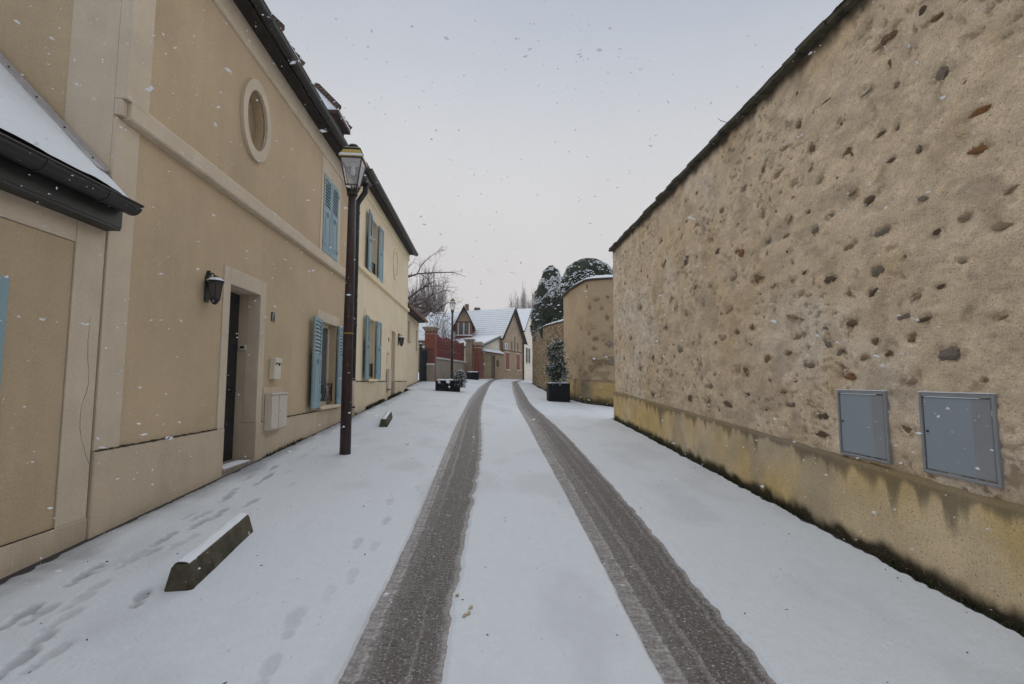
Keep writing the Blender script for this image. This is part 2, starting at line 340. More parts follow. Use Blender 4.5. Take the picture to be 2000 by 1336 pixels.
def gridmesh(name, P, colr, mtl, parent=None, smooth=True, label=None, cat=None, kind=None):
    """P: (nu, nv, 3) array of world points, colr: (nu, nv, 3)"""
    nu, nv = P.shape[:2]; me = bpy.data.meshes.new(name)
    w = WM.get(parent, Matrix.Identity(4)); off = np.array(w.translation)
    idx = np.arange(nu * nv).reshape(nu, nv)
    q = np.stack([idx[:-1, :-1], idx[1:, :-1], idx[1:, 1:], idx[:-1, 1:]], -1).reshape(-1, 4)
    me.vertices.add(nu * nv); me.vertices.foreach_set('co', (P.reshape(-1, 3) - off).astype(np.float32).ravel())
    me.loops.add(q.size); me.loops.foreach_set('vertex_index', q.astype(np.int32).ravel())
    me.polygons.add(len(q)); me.polygons.foreach_set('loop_start', np.arange(0, q.size, 4, dtype=np.int32))
    me.polygons.foreach_set('use_smooth', [smooth] * len(q))
    if colr is not None:
        ca = me.color_attributes.new('col', 'FLOAT_COLOR', 'POINT')
        c4 = np.ones((nu * nv, 4), np.float32); c4[:, :3] = colr.reshape(-1, 3); ca.data.foreach_set('color', c4.ravel())
    me.materials.append(mtl); me.update(calc_edges=True); me.validate()
    o = bpy.data.objects.new(name, me); COL.objects.link(o)
    if parent: o.parent = parent
    WM[o] = w
    return setp(o, label, cat, None, kind)
def joined_grids(name, grids, mtl, parent=None, kind=None):
    """several (P, col) grids as one mesh"""
    vs_, fs, cs, o0 = [], [], [], 0
    for P, c in grids:
        nu, nv = P.shape[:2]; idx = np.arange(nu * nv).reshape(nu, nv) + o0
        fs.append(np.stack([idx[:-1, :-1], idx[1:, :-1], idx[1:, 1:], idx[:-1, 1:]], -1).reshape(-1, 4))
        vs_.append(P.reshape(-1, 3)); cs.append(c.reshape(-1, 3)); o0 += nu * nv
    V = np.concatenate(vs_); Q = np.concatenate(fs); C = np.concatenate(cs)
    me = bpy.data.meshes.new(name); me.vertices.add(len(V)); me.vertices.foreach_set('co', V.astype(np.float32).ravel())
    me.loops.add(Q.size); me.loops.foreach_set('vertex_index', Q.astype(np.int32).ravel())
    me.polygons.add(len(Q)); me.polygons.foreach_set('loop_start', np.arange(0, Q.size, 4, dtype=np.int32)); me.polygons.foreach_set('use_smooth', [True] * len(Q))
    ca = me.color_attributes.new('col', 'FLOAT_COLOR', 'POINT'); c4 = np.ones((len(V), 4), np.float32); c4[:, :3] = C; ca.data.foreach_set('color', c4.ravel())
    me.materials.append(mtl); me.update(calc_edges=True); me.validate()
    o = bpy.data.objects.new(name, me); COL.objects.link(o); WM[o] = Matrix.Identity(4)
    if parent: o.parent = parent
    return setp(o, kind=kind)

# ================================================================== GROUND, ROAD, SNOW
gx = np.concatenate([np.linspace(-120, -14, 14), np.linspace(-12, 12, 30), np.linspace(14, 120, 14)])
gy = np.concatenate([np.linspace(-40, 0, 12), np.linspace(2, 62, 50), np.linspace(66, 205, 16)])
X, Y = np.meshgrid(gx, gy, indexing='ij')
o = gridmesh('ground', np.stack([X, Y, G(X, Y) - .06], -1), None, M['snow'], kind='structure')
rx = np.linspace(-3.9, 5.2, 26); ry = np.concatenate([np.linspace(-8, 0, 10), np.linspace(.5, 62, 120)])
X, Y = np.meshgrid(rx, ry, indexing='ij')
road = gridmesh('road', np.stack([X, Y, G(X, Y) - .012], -1), None, M['asphalt'], kind='structure')

def curve(pts):
    a = sorted((Gp(*p).y, Gp(*p).x) for p in pts); ys = np.array([q[0] for q in a]); xs = np.array([q[1] for q in a])
    return ys, xs
def track(pts, extra):
    ys, xs = curve(pts); ys = np.concatenate([[-8, 0], ys, [q[1] for q in extra]]); xs = np.concatenate([[xs[0] - .04, xs[0] - .01], xs, [q[0] for q in extra]])
    o_ = np.argsort(ys); ys, xs = ys[o_], xs[o_]
    yy = np.linspace(-8, 62, 1400); xx = np.interp(yy, ys, xs); k = np.ones(61) / 61
    xs2 = np.convolve(np.pad(xx, 30, 'edge'), k, 'valid')
    return lambda y: np.interp(y, yy, xs2)
TLL = track([(654.6, 1336), (736, 1184), (795, 1073), (837, 965), (862, 900), (880, 860), (890, 832), (907, 801), (917, 780), (937, 756)], [(.28, 35), (1.3, 41), (4.4, 50), (9, 62)])
TLR = track([(847, 1336), (863.5, 1246), (881.5, 1161), (909, 1040), (922, 965), (938, 900), (940, 860), (937, 810), (941, 787), (949, 768), (957, 751)], [(.62, 35), (1.7, 41), (4.9, 50), (9.6, 62)])
TRL = track([(1292, 1329), (1220, 1182), (1167, 1079), (1100, 954), (1047.5, 860), (1030, 825), (1013, 799), (1002.6, 765)], [(1.85, 35), (2.7, 40), (5.6, 49), (10.6, 62)])
TRR = track([(1504, 1336), (1394.5, 1191), (1332, 1110), (1238, 999), (1180, 932), (1100, 845), (1060, 810), (1035.6, 789), (1020.6, 762)], [(2.25, 35), (3.1, 40), (6.1, 49), (11.2, 62)])
RWX = lambda y: 3.125 + .0386 * np.asarray(y, float)          # street face of the tall wall
def left_edge(y): return np.interp(y, [-8, 20.9, 21.2, 26.9, 27.3, 34.3, 37, 60], [-3.36, -3.36, -3.68, -3.68, -2.85, -1.36, -.3, 6.5])
def right_edge(y): return np.interp(y, [-8, 0, 13.5, 13.6, 17.2, 18.4, 20.1, 22.3, 25.7, 36, 60], [2.98, 3.03, 3.57, 4.9, 4.85, 3.86, 3.52, 3.55, 3.22, 3.35, 13])
ys = [-6.]
while ys[-1] < 60: ys.append(ys[-1] + (.25 if ys[-1] < 1 else .02 if ys[-1] < 2 else max(.012, .0058 * ys[-1])))
ys = np.array(ys)
jit = lambda s, a, f=9.: (fbm(ys * f, ys * 0 + s, s, 4) - .5) * a
EA, EB = left_edge(ys) + np.abs(jit(3, .12, 5)), TLL(ys) + jit(5, .018, 7)
EC, ED = TLR(ys) + jit(7, .055, 6), TRL(ys) + jit(9, .018, 7)
EE, EF = TRR(ys) + jit(11, .045, 9), right_edge(ys) - np.abs(jit(13, .16, 4)) - jit(14, .05, 16)
# footprints: photo pixel of the middle, heading offset (deg from +Y), depth, length
FP = [(150, 1137, -8, 1, .27), (180, 1116, 2, .8, .2), (272, 1175, -22, 1, .30), (35, 1212, -8, 1, .36), (75, 1206, -5, .6, .3), (72, 1262, -14, .7, .28), (92, 1290, -2, .55, .34), (20, 1310, -8, .8, .36),
      (150, 1180, 0, .35, .3), (180, 1155, 0, .4, .3), (120, 1215, 0, .4, .32), (210, 1110, 0, .3, .3), (245, 1104, 0, .5, .26), (262, 1090, 4, .55, .26), (295, 1082, 0, .7, .22), (310, 1062, -5, 1, .28), (330, 1049, 0, .75, .2),
      (342, 1070, 0, .5, .2), (370, 1055, 0, .35, .26), (380, 1031, -4, .9, .24), (393, 1023, -2, .9, .26), (383, 1014, 0, .7, .24), (398, 1006, 0, .6, .2), (430, 1003, -6, .8, .28), (418, 1014, -3, .6, .2), (366, 1011, 0, .45, .24),
      (438, 978, -3, .8, .26), (447, 969, 0, .8, .24), (455, 960, 0, .6, .22), (488, 985, 0, .7, .38), (480, 938, -2, .6, .24), (490, 929, -2, .5, .24), (515, 938, -6, 1, .75), (532, 917, -8, .9, .4), (560, 925, 0, .4, .2), (568, 950, 0, .5, .24),
      (567, 1225, -14, .75, .36), (580, 1210, -14, .6, .3), (686, 1130, -10, .55, .30), (697, 1065, -6, .75, .28), (730, 1070, -6, .6, .24), (752, 1022, -6, .75, .26), (760, 984, -10, .65, .26), (815, 957, -8, .45, .24), (820, 928, -6, .35, .24),
      (520, 1320, -8, .35, .34), (640, 1165, -10, .3, .3), (610, 880, 0, .55, .3), (590, 893, 0, .55, .3), (632, 868, 0, .5, .3), (700, 870, 0, .4, .3), (716, 850, 0, .4, .3), (745, 900, 0, .35, .3), (790, 800, 0, .5, .35), (800, 815, 0, .5, .35), (790, 832, 0, .5, .35), (650, 850, 0, .45, .5)]
FPW = [(Gp(a, b), math.radians(c), d * (1.25 if a < 560 else .6), l) for a, b, c, d, l in FP]
def prints(X, Y):
    m = np.zeros_like(X); rim = np.zeros_like(X)
    for p, a, d, L in FPW:
        s = (np.abs(X - p.x) < .6) & (np.abs(Y - p.y) < .6)
        if not s.any(): continue
        dx, dy = X[s] - p.x, Y[s] - p.y; u = dx * math.sin(a) + dy * math.cos(a); v = dx * math.cos(a) - dy * math.sin(a)
        v = v + .012 * (vnoise(u * 30, v * 30, 4) - .5)
        q1 = ((u - .15 * L) / (.29 * L)) ** 2 + (v / .045) ** 2; q2 = ((u + .29 * L) / (.15 * L)) ** 2 + (v / .034) ** 2
        q = np.minimum(q1, q2); mm = d * (1 - sst(.7, 1.2, q + .4 * (fbm(X[s] * 22, Y[s] * 16, 14, 3) - .5)))
        tread = .75 + .5 * (fbm(X[s] * 60, Y[s] * 60, 8, 3) - .3)
        m[s] = np.maximum(m[s], mm * tread); rim[s] = np.maximum(rim[s], min(d, 1) * np.exp(-((q - 1.7) / .35) ** 2))
    return np.clip(m, 0, 1), rim * (1 - np.clip(m * 2, 0, 1))
SNOWC, WETC = np.array([.655, .695, .735]), np.array([.26, .265, .275])
def strip(A, B, n, el, er, fade_l=0., fade_r=0.):
    t = np.linspace(0, 1, n); t = .5 * t + .5 * (.5 - .5 * np.cos(np.pi * t))
    X = A[:, None] + (B - A)[:, None] * t[None]; Y = np.repeat(ys[:, None], n, 1)
    dl, dr = X - A[:, None], B[:, None] - X
    h = .026 * (.75 + .5 * fbm(X * 1.1, Y * .8, 21, 3)) + .006 * (fbm(X * 7, Y * 7, 23, 3) - .5)
    h *= sst(-.004, el, dl) * sst(-.004, er, dr)
    fp, rim = prints(X, Y); h = h * (1 - .9 * fp) + .005 * rim
    thin = .68 * fp
    if fade_l: thin = np.maximum(thin, (1 - sst(.02, fade_l, dl + (fbm(X * 3, Y * 1.5, 31, 4) - .5) * fade_l * 1.5)) * .75)
    if fade_r: thin = np.maximum(thin, (1 - sst(.0, fade_r, dr + (fbm(X * 9, Y * 6, 33, 3) - .5) * fade_r)) * .8)
    thin = np.maximum(thin, .16 * sst(.5, .75, fbm(X * 1.8, Y * 1.0, 37, 5)))
    thin = thin[..., None]; c = SNOWC * (1 - thin) + WETC * thin
    return np.stack([X, Y, G(X, Y) - .006 + h], -1), c
grids = [strip(EA, EB, 190, .12, .03, fade_l=.35), strip(EC, ED, 90, .06, .03), strip(EE, EF, 150, .05, .03, fade_r=.03)]
joined_grids('snow_cover', grids, M['snowfield'], kind='structure')

def trackmesh(A, B, sd, inner_left):
    n = 46; t = np.linspace(-.06, 1.06, n); k = (ys > -6) & (ys < 60)
    yy = ys[k]; X = A[k][:, None] + (B - A)[k][:, None] * t[None]; Y = np.repeat(yy[:, None], n, 1); T = np.repeat(t[None], len(yy), 0)
    st = fbm(T * 16, Y * .10, sd, 3); tex = fbm(X * 18, Y * 55, sd + 3, 3)
    s = .10 + .30 * sst(.5, .8, st) + .10 * sst(10, 34, Y)
    wl_ = (.17 if inner_left else .20) + .05 * (fbm(Y * .35, Y * 0, sd + 9, 2) - .5)
    band = .20 * (1 - sst(-.03, .04, T - wl_)) + .10 * (1 - sst(0, .06, T - wl_ - .13)) + .4 * (1 - sst(.0, .07, 1 - T + .05 * (tex - .5)))
    tread = .12 * (np.sin(Y * 2 * np.pi / .045 + T * 9) > .2) * (T < wl_)
    s = np.clip((s + band + tread) * (.45 + 1.1 * tex), 0, 1)
    s = np.maximum(s, .75 * (np.abs(T - wl_) < .016) * (tex > .42) * (Y < 14))[..., None]
    c = np.array([.066, .054, .045]) * (1 - s) + np.array([.48, .455, .445]) * s
    z = G(X, Y) - .004 + .006 * s[..., 0] + .003 * fbm(X * 40, Y * 25, sd, 2)
    return np.stack([X, Y, z], -1), c
for a, b, sd_, il in ((EB, EC, 51, True), (ED, EE, 61, False)):
    P, c = trackmesh(a, b, sd_, il); gridmesh('tyre_track', P, c, M['slush'], parent=road)

# ================================================================== HELPERS FOR THE FACADES (fronts look along +X)
def holes_wall(mb, X, y0, y1, z0, z1, holes, depth, bare=()):
    """front face at x = X with rectangular openings (y0, y1, z0, z1, depth) and their reveals"""
    deep = holes; holes = list(holes) + list(bare)
    yb = sorted({y0, y1, *[h[0] for h in holes], *[h[1] for h in holes]}); zb = sorted({z0, z1, *[h[2] for h in holes], *[h[3] for h in holes]})
    for i in range(len(yb) - 1):
        for j in range(len(zb) - 1):
            cy, cz_ = (yb[i] + yb[i + 1]) / 2, (zb[j] + zb[j + 1]) / 2
            if any(h[0] < cy < h[1] and h[2] < cz_ < h[3] for h in holes): continue
            mb.poly([(X, yb[i], zb[j]), (X, yb[i + 1], zb[j]), (X, yb[i + 1], zb[j + 1]), (X, yb[i], zb[j + 1])])
    for a, b, c, d in deep:
        q = X - depth
        mb.poly([(X, a, c), (q, a, c), (q, a, d), (X, a, d)]); mb.poly([(X, b, c), (X, b, d), (q, b, d), (q, b, c)])
        mb.poly([(X, a, d), (q, a, d), (q, b, d), (X, b, d)]); mb.poly([(X, a, c), (X, b, c), (q, b, c), (q, a, c)])
def ell(cy, cz_, a, b, n=40): return [(cy + a * math.cos(2 * math.pi * k / n), cz_ + b * math.sin(2 * math.pi * k / n)) for k in range(n)]
def ring(mb, o_, i_, x0, x1):
    n = len(o_)
    for k in range(n):
        j = (k + 1) % n
        mb.poly([(x1, *o_[k]), (x1, *o_[j]), (x1, *i_[j]), (x1, *i_[k])])
        mb.poly([(x0, *o_[k]), (x0, *o_[j]), (x1, *o_[j]), (x1, *o_[k])])
        mb.poly([(x1, *i_[k]), (x1, *i_[j]), (x0, *i_[j]), (x0, *i_[k])])
SLAT = {}
def shutter(parent, y_hinge, z0, w, h, side, X, ang=0., mtl='blue', nsl=9):
    """louvred leaf; side=+1 reaches towards +Y from its hinge, -1 towards -Y; ang swings it off the wall"""
    fr, t = .075, .036
    mb = MB(); zl = h * .56
    for a, b, c, d in ((0, fr, 0, h), (w - fr, w, 0, h), (fr, w - fr, 0, fr * 1.3), (fr, w - fr, h - fr, h), (fr, w - fr, zl - .06, zl + .06)):
        mb.box(a, b, -t, 0, c, d, .004)
    mb.box(fr - .005, w - fr + .005, -t * .72, -t * .2, fr * 1.3 - .01, zl - .05)            # lower panel
    mb.box(fr + .05, w - fr - .05, -t * .72 - .008, -t * .7, fr * 1.3 + .05, zl - .11, .004)
    mb.box(.0, .16, -t - .006, -t - .001, h * .12, h * .12 + .03); mb.box(.0, .16, -t - .006, -t - .001, h * .9, h * .9 + .03)
    for zz in (h * .12, h * .9): mb.box(-.012, .03, -t - .012, -t + .004, zz - .03, zz + .06)
    mb.box(fr * .5 + (w - fr) * .5, fr * .5 + (w - fr) * .5 + .02, -t - .02, -t + .01, zl - .14, zl - .03)
    loc = Matrix(((0, -1, 0, X), (side, 0, 0, y_hinge), (0, 0, 1, z0), (0, 0, 0, 1)))
    W = loc @ Matrix.Rotation(-ang, 4, 'Z')
    pb = MB(); pb.v = [tuple(W @ Vector(p)) for p in mb.v]; pb.f = mb.f
    o_ = part('shutter', pb, mtl, parent)
    key = (round(w, 3), round(h, 3), mtl)
    n = nsl; dz = (h - fr - zl - .06) / n
    if key not in SLAT:
        s = MB(); s.box(fr - .008, w - fr + .008, -.027, .027, -.004, .004); SLAT[key] = mesh_of('slat', s, M[mtl])
    for k in range(n):
        inst('slat', SLAT[key], o_, W @ Matrix.Translation((0, -t * .5, zl + .06 + dz * (k + .5))) @ Matrix.Rotation(math.radians(66), 4, 'X'))
    return o_
def gutter(parent, X, y0, y1, z, r=.085, mtl='black', joints=()):
    mb = MB(); n = 10; out = []
    prof = [(math.cos(math.pi + math.pi * k / n) * r, math.sin(math.pi + math.pi * k / n) * r) for k in range(n + 1)]
    prof2 = [(a * .9, b * .9) for a, b in prof[::-1]]
    mb.prism(prof + prof2, lambda a, b, d: (X + a, d, z + b), y0, y1)
    mb.tube([(X + r, y0, z + .004), (X + r, y1, z + .004)], .011, 6)
    for yj in joints:
        pj = [(a * 1.06, b * 1.06) for a, b in prof]; mb.prism(pj + [(a * .93, b * .93) for a, b in pj[::-1]], lambda a, b, d: (X + a, d, z + b), yj, yj + .05)
    for yc in (y0, y1): mb.prism(prof, lambda a, b, d: (X + a * .97, d, z + b * .97), yc - .003, yc + .003)
    return part('gutter', mb, mtl, parent)
def wall_lantern(y, z, X, label, s=1.0):
    t = thing('wall_lantern', label, 'lantern', (X, y, z), group='wall lanterns beside the doors')
    b = MB(); b.box(X, X + .025 * s, y - .055 * s, y + .055 * s, z - .05 * s, z + .34 * s, .006)
    b.tube([(X + .02, y, z + .36 * s), (X + .08 * s, y, z + .40 * s), (X + .135 * s, y, z + .345 * s)], .012 * s, 8)
    b.prism([(-.06, .30), (.06, .30), (0, .44)], lambda a, c, d: (X + d, y + a * s, z + c * s), 0, .05 * s)
    part('bracket', b, 'iron', t)
    cx = X + .135 * s
    def hexr(r, zz): return [(cx + r * s * math.cos(math.pi / 3 * k), y + r * s * math.sin(math.pi / 3 * k), z + zz * s) for k in range(6)]
    h = MB(); h.lathe([(.02 * s, .36 * s), (.05 * s, .335 * s), (.06 * s, .325 * s), (.125 * s, .275 * s), (.13 * s, .255 * s), (.02, .25 * s)], (cx, y, z), 6); part('hood', h, 'iron', t)
    sn = MB(); sn.lathe([(.128 * s, .277 * s), (.122 * s, .288 * s), (.075 * s, .322 * s), (.055 * s, .327 * s)], (cx, y, z), 12); part('snow', sn, 'snow', t)
    fr = MB(); a, c = hexr(.108, .255), hexr(.072, .0)
    for k in range(6): fr.tube([a[k], c[k]], .008 * s, 5)
    for r in (a, c): fr.tube(r + r[:1], .009 * s, 5)
    part('frame', fr, 'iron', t)
    for k in range(6):
        g = MB(); q = [Vector(v) for v in (a[k], a[(k + 1) % 6], c[(k + 1) % 6], c[k])]; m_ = sum(q, Vector()) / 4
        g.poly([m_ + (v - m_) * .94 for v in q]); part('pane', g, 'smoke', t)
    f = MB(); f.lathe([(.02 * s, -.085 * s), (.045 * s, -.06 * s), (.07 * s, -.01 * s), (.078 * s, .0), (.02, .005 * s)], (cx, y, z), 12); part('finial', f, 'iron', t, smooth=True)
    return t

# ================================================================== LOW HOUSE (nearest, left)
YE = 4.43                                                   # corner of the tan house
eh = thing('low_house', 'low tan rendered house with snowy lean roof built against the tall tan gable', 'house', (-5.5, 0, 0))
mb = MB(); holes_wall(mb, XL - .012, -5.0, 4.10, .42, 2.755, [(1.75, 2.95, .95, 2.33)], .22)
mb.box(XL - .26, XL - .245, -5, 4.1, .42, 2.75); part('wall', mb, 'tan', eh)
mb = MB(); mb.box(XL - .26, XL, 4.105, 4.405, .426, 2.98, .004); part('pilaster', mb, 'trim', eh); mb = MB(); mb.box(XL - .26, XL, -5, 4.1, 2.76, 2.98, .004); part('frieze', mb, 'trim', eh)
mb = MB(); mb.box(XL - .26, XL + .004, -5, YE - .012, -.6, .425, .006); part('plinth', mb, 'plinth', eh)
mb = MB(); mb.box(XL - .01, XL + .001, -5, 4.10, .424, .432); part('grime_line', mb, 'grime', eh)
mb = MB(); pts = [(4.30, 2.15), (4.292, 1.95), (4.305, 1.78), (4.325, 1.68), (4.33, 1.58), (4.315, 1.5), (4.275, 1.40), (4.27, 1.28), (4.275, 1.2), (4.30, 1.10), (4.335, 1.02), (4.36, .95), (4.40, .88)]
mb.tube([(XL, a, b) for a, b in pts], [.0012 + .001 * math.sin(k) ** 2 for k in range(len(pts))], 4); part('crack', mb, 'grime', eh)
mb = MB(); mb.box(-9.5, -9.3, -5, 4.40, -.6, 3.0); mb.box(-9.4, -3.7, -5, -4.8, -.6, 6.2); mb.box(-9.4, -3.7, 4.2, 4.39, -.6, 2.9); part('rear_wall', mb, 'tan', eh)
mb = MB()
for a, b, c, d in ((1.75, 1.81, .95, 2.33), (2.89, 2.95, .95, 2.33), (1.81, 2.89, .95, 1.02), (1.81, 2.89, 2.26, 2.33), (2.31, 2.39, 1.02, 2.26)): mb.box(XL - .2, XL - .15, a, b, c, d, .004)
w_ = part('window', mb, 'white', eh); mb = MB(); mb.box(XL - .185, XL - .18, 1.75, 2.95, .95, 2.33); part('pane', mb, 'glass', w_); mb = MB(); mb.box(XL - .1, XL + .08, 1.7, 3.0, .88, .947, .01); part('sill', mb, 'trim', w_)
for s_, yh in ((1, 2.95), (-1, 1.70)): shutter(eh, yh, .93, .56, 1.40, s_, XL + .035)
# roof: 46 degree slope from the eave, snow on top
def rz(x): return 3.10 + (-3.12 - x) * 1.066
mb = MB(); prof = [(-3.25, 3.14), (-3.25, 3.225), (-6.4, rz(-6.4)), (-9.6, 3.12), (-9.6, 3.02), (-6.4, rz(-6.4) - .14)]
mb.prism(prof, lambda a, b, d: (a, d, b), -5.1, YE - .015); rf = part('roof', mb, 'tile', eh)
nr = 26; ss = np.linspace(-3.235, -6.38, 60); yv = np.concatenate([np.linspace(-5.1, 1.8, 24), np.linspace(1.9, YE - .03, 110)])
X, Y = np.meshgrid(ss, yv, indexing='ij')
th = .045 + .02 * (fbm(X * 4, Y * 3, 71, 3) - .5) - .012 * np.abs(((X + 3.13) / -.105) % 1 - .5) * 2 * sst(.3, .7, fbm(X * 2, Y * 2.5, 73, 3))
th *= 1 - .9 * sst(YE - .30, YE - .04, Y + .18 * (fbm(X * 3, Y * 6, 75, 3) - .5))
gridmesh('roof_snow', np.stack([X, Y, 3.10 + (-3.12 - X) * 1.066 + th + .012], -1), np.ones(X.shape + (3,)) * SNOWC, M['snowfield'], parent=eh)
mb = MB(); n_ = Vector((1.066, 0, 1)).normalized()
for x0, x1 in ((-3.47, -6.3),):
    a, b = Vector((x0, 0, rz(x0))), Vector((x1, 0, rz(x1)))
    for y0, y1, l0, l1 in ((YE - .15, YE - .012, .028, .032), (YE - .05, YE - .035, .03, .05)):
        mb.add([(p.x + n_.x * l, y, p.z + n_.z * l) for y in (y0, y1) for p in (a, b) for l in (l0 - .02, l1)], [(0, 1, 3, 2), (4, 6, 7, 5), (0, 2, 6, 4), (1, 5, 7, 3), (0, 4, 5, 1), (2, 3, 7, 6)])
fl = part('flashing', mb, 'flash', eh)
mb = MB()
for k in range(12):
    x = -3.56 - k * .26; p = Vector((x, YE - .10, rz(x))) + n_ * .036; mb.lathe([(.008, -.004), (.008, .004), (.004, .008)], p, 8)
part('rivet', mb, 'grime', fl, kind='stuff')
gutter(eh, -3.205, -5.1, YE - .03, 3.175, .085, 'black', joints=(1.2, 2.6, 3.45, 4.02))
mb = MB(); mb.box(-3.40, -3.295, -5.1, YE - .03, 2.97, 3.15); mb.box(XL - .05, -3.30, -5.1, YE - .03, 2.945, 2.985, .004); part('fascia', mb, 'black', eh)

# ================================================================== TAN HOUSE
YB = 12.30                                                  # joint of the two tall houses
th_ = thing('tan_house', 'tan two storey house with oval window, closed blue upper shutters and dark front door', 'house', (-7, 8.4, 0))
door = (6.50, 7.36, .42, 2.895); win = (9.97, 11.07, 1.075, 2.84); up_ = (9.93, 10.93, 4.29, 5.97)
ov = (6.97, 5.43); orect = (6.60, 7.34, 4.92, 5.94)
mb = MB(); holes_wall(mb, XL, YE, YB, .98, 6.9, [win, up_, orect], .20, [door[:2] + (.98, door[3])])
o1, n1 = ell(*ov, .305, .445, 40), 40
def rect_pt(k):                                             # matching points on the rectangle round the oval
    a = 2 * math.pi * k / n1; c, s = math.cos(a), math.sin(a); m_ = max(abs(c), abs(s)); return (ov[0] + .37 * c / m_, ov[1] + .51 * s / m_)
for k in range(n1):
    j = (k + 1) % n1; mb.poly([(XL, *rect_pt(k)), (XL, *rect_pt(j)), (XL, *o1[j]), (XL, *o1[k])]); mb.poly([(XL, *o1[k]), (XL, *o1[j]), (XL - .14, *o1[j]), (XL - .14, *o1[k])])
wall1 = part('wall', mb, 'tan', th_)
mb = MB(); gp = [(XL - .003, -.6), (XL - .003, 6.85), (-7.6, 10.6), (-11.8, 6.9), (-11.8, -.6)]
mb.poly([(a, YE + .002, b) for a, b in gp]); mb.poly([(a, YB - .002, b) for a, b in gp]); mb.box(-11.8, -11.6, YE, YB, -.6, 6.9); part('gable_wall', mb, 'tan', th_)
# surrounds of stone
mb = MB(); mb.box(XL - .02, XL + .012, YE - .012, 4.715, .987, 4.034, .004); mb.box(XL - .02, XL + .087, YE - .012, 4.715, 4.215, 6.3, .004); part('corner_pilaster', mb, 'trim', th_)
mb = MB(); mb.box(-3.88, XL - .021, YE - .012, YE + .05, -.5, 6.85, .004); part('gable_pilaster', mb, 'trim', th_)
mb = MB(); mb.prism([(0, 0), (.075, .012), (.085, .03), (.085, .19), (.07, .215), (0, .235)], lambda a, b, d: (XL + a, d, 4.035 + b), YE + .06, YB); mb.box(XL - .02, XL + .05, YE - .01, YE + .059, 4.06, 4.213, .004)
part('string_course', mb, 'trim', th_)
mb = MB(); mb.prism([(0, 0), (.03, .01), (.05, .045), (.052, .075), (.035, .09), (.035, .40), (0, .40)], lambda a, b, d: (XL + a, d, 6.31 + b), YE, YB); part('cornice', mb, 'trim', th_)
mb = MB(); mb.poly([(XL - .139, *p) for p in ell(*ov, .33, .47)]); part('oval_panel', mb, M.setdefault('recess', mat('niche_shade_tan', (.36, .285, .19), .95, .1, 2, .3, 90, streak=.1)), th_)  # wall tan darkened: the shade inside the oval niche is put into its colour
mb = MB(); ring(mb, ell(*ov, .425, .60), ell(*ov, .305, .445), XL - .02, XL + .045); part('oval_surround', mb, 'trim', th_)
mb = MB(); z0 = door[2]
mb.box(XL - .18, XL + .014, 6.335, door[0], .987, 3.12, .004); mb.box(XL - .18, XL + .014, door[1], 7.535, .987, 3.12, .004); mb.box(XL - .18, XL + .014, door[0], door[1], door[3], 3.12, .004)
part('door_surround', mb, 'trim', th_)
mb = MB(); mb.box(XL - .02, XL + .012, 9.80, 9.925, 4.265, 6.31, .003); mb.box(XL - .02, XL + .012, 10.935, 11.09, 4.265, 6.31, .003); mb.box(XL - .02, XL + .012, 9.925, 10.935, 5.975, 6.31, .003); part('window_surround', mb, 'trim', th_)
mb = MB(); mb.box(XL - .02, XL + .012, 9.80, 11.25, 2.842, 3.05, .003); part('lintel', mb, 'trim', th_)
# plinth with its dirty ledge
mb = MB(); mb.box(XL - .36, XL + .022, YE - .009, door[0], -.6, .985, .008); mb.box(XL - .36, XL + .022, door[1], YB - .002, -.6, .985, .008); part('plinth', mb, 'plinth', th_)
mb = MB()
for a, b in ((YE, 6.335), (7.535, 7.56), (8.25, 9.9)):
    n = int((b - a) / .04) + 2; yy = np.linspace(a, b, n)
    for i in range(n - 1):
        h0 = .004 + .009 * random.random(); mb.box(XL, XL + .0235, yy[i], yy[i + 1] + .001, .983 - .006 * random.random(), .985 + h0)
part('grime_line', mb, 'grime', th_, kind='stuff')
mb = MB(); mb.box(XL - .345, XL - .30, door[0] + .001, door[1] - .001, .40, 2.894)
dr = part('door', mb, 'door', th_)
for a, b, c, d in ((6.56, 6.88, .55, 1.35), (6.98, 7.30, .55, 1.35), (6.56, 6.88, 1.5, 2.75), (6.98, 7.30, 1.5, 2.75)): mb = MB(); mb.box(XL - .302, XL - .288, a, b, c, d, .006); part('door_panel', mb, 'door', dr)
mb = MB(); mb.tube([(XL - .30, 7.25, 1.45), (XL - .24, 7.25, 1.45), (XL - .24, 7.14, 1.45)], .011, 8); part('handle', mb, 'iron', dr)
mb = MB(); mb.box(XL - .36, XL - .181, door[1] + .002, door[1] + .06, .986, 2.96); mb.box(XL - .36, XL - .181, door[0] - .06, door[0] - .002, .986, 2.96); mb.box(XL - .36, XL - .181, door[0] - .002, door[1] + .002, door[3] + .002, 2.96); part('door_reveal', mb, 'plinth', th_)
mb = MB(); mb.box(XL - .36, XL + .035, door[0] + .003, door[1] - .003, -.3, .452, .012); part('doorstep', mb, 'stone', th_)
mb = MB(); mb.box(XL - .15, XL + .03, door[0] + .02, door[1] - .16, .452, .464, .006); part('snow', mb, 'snow', th_)
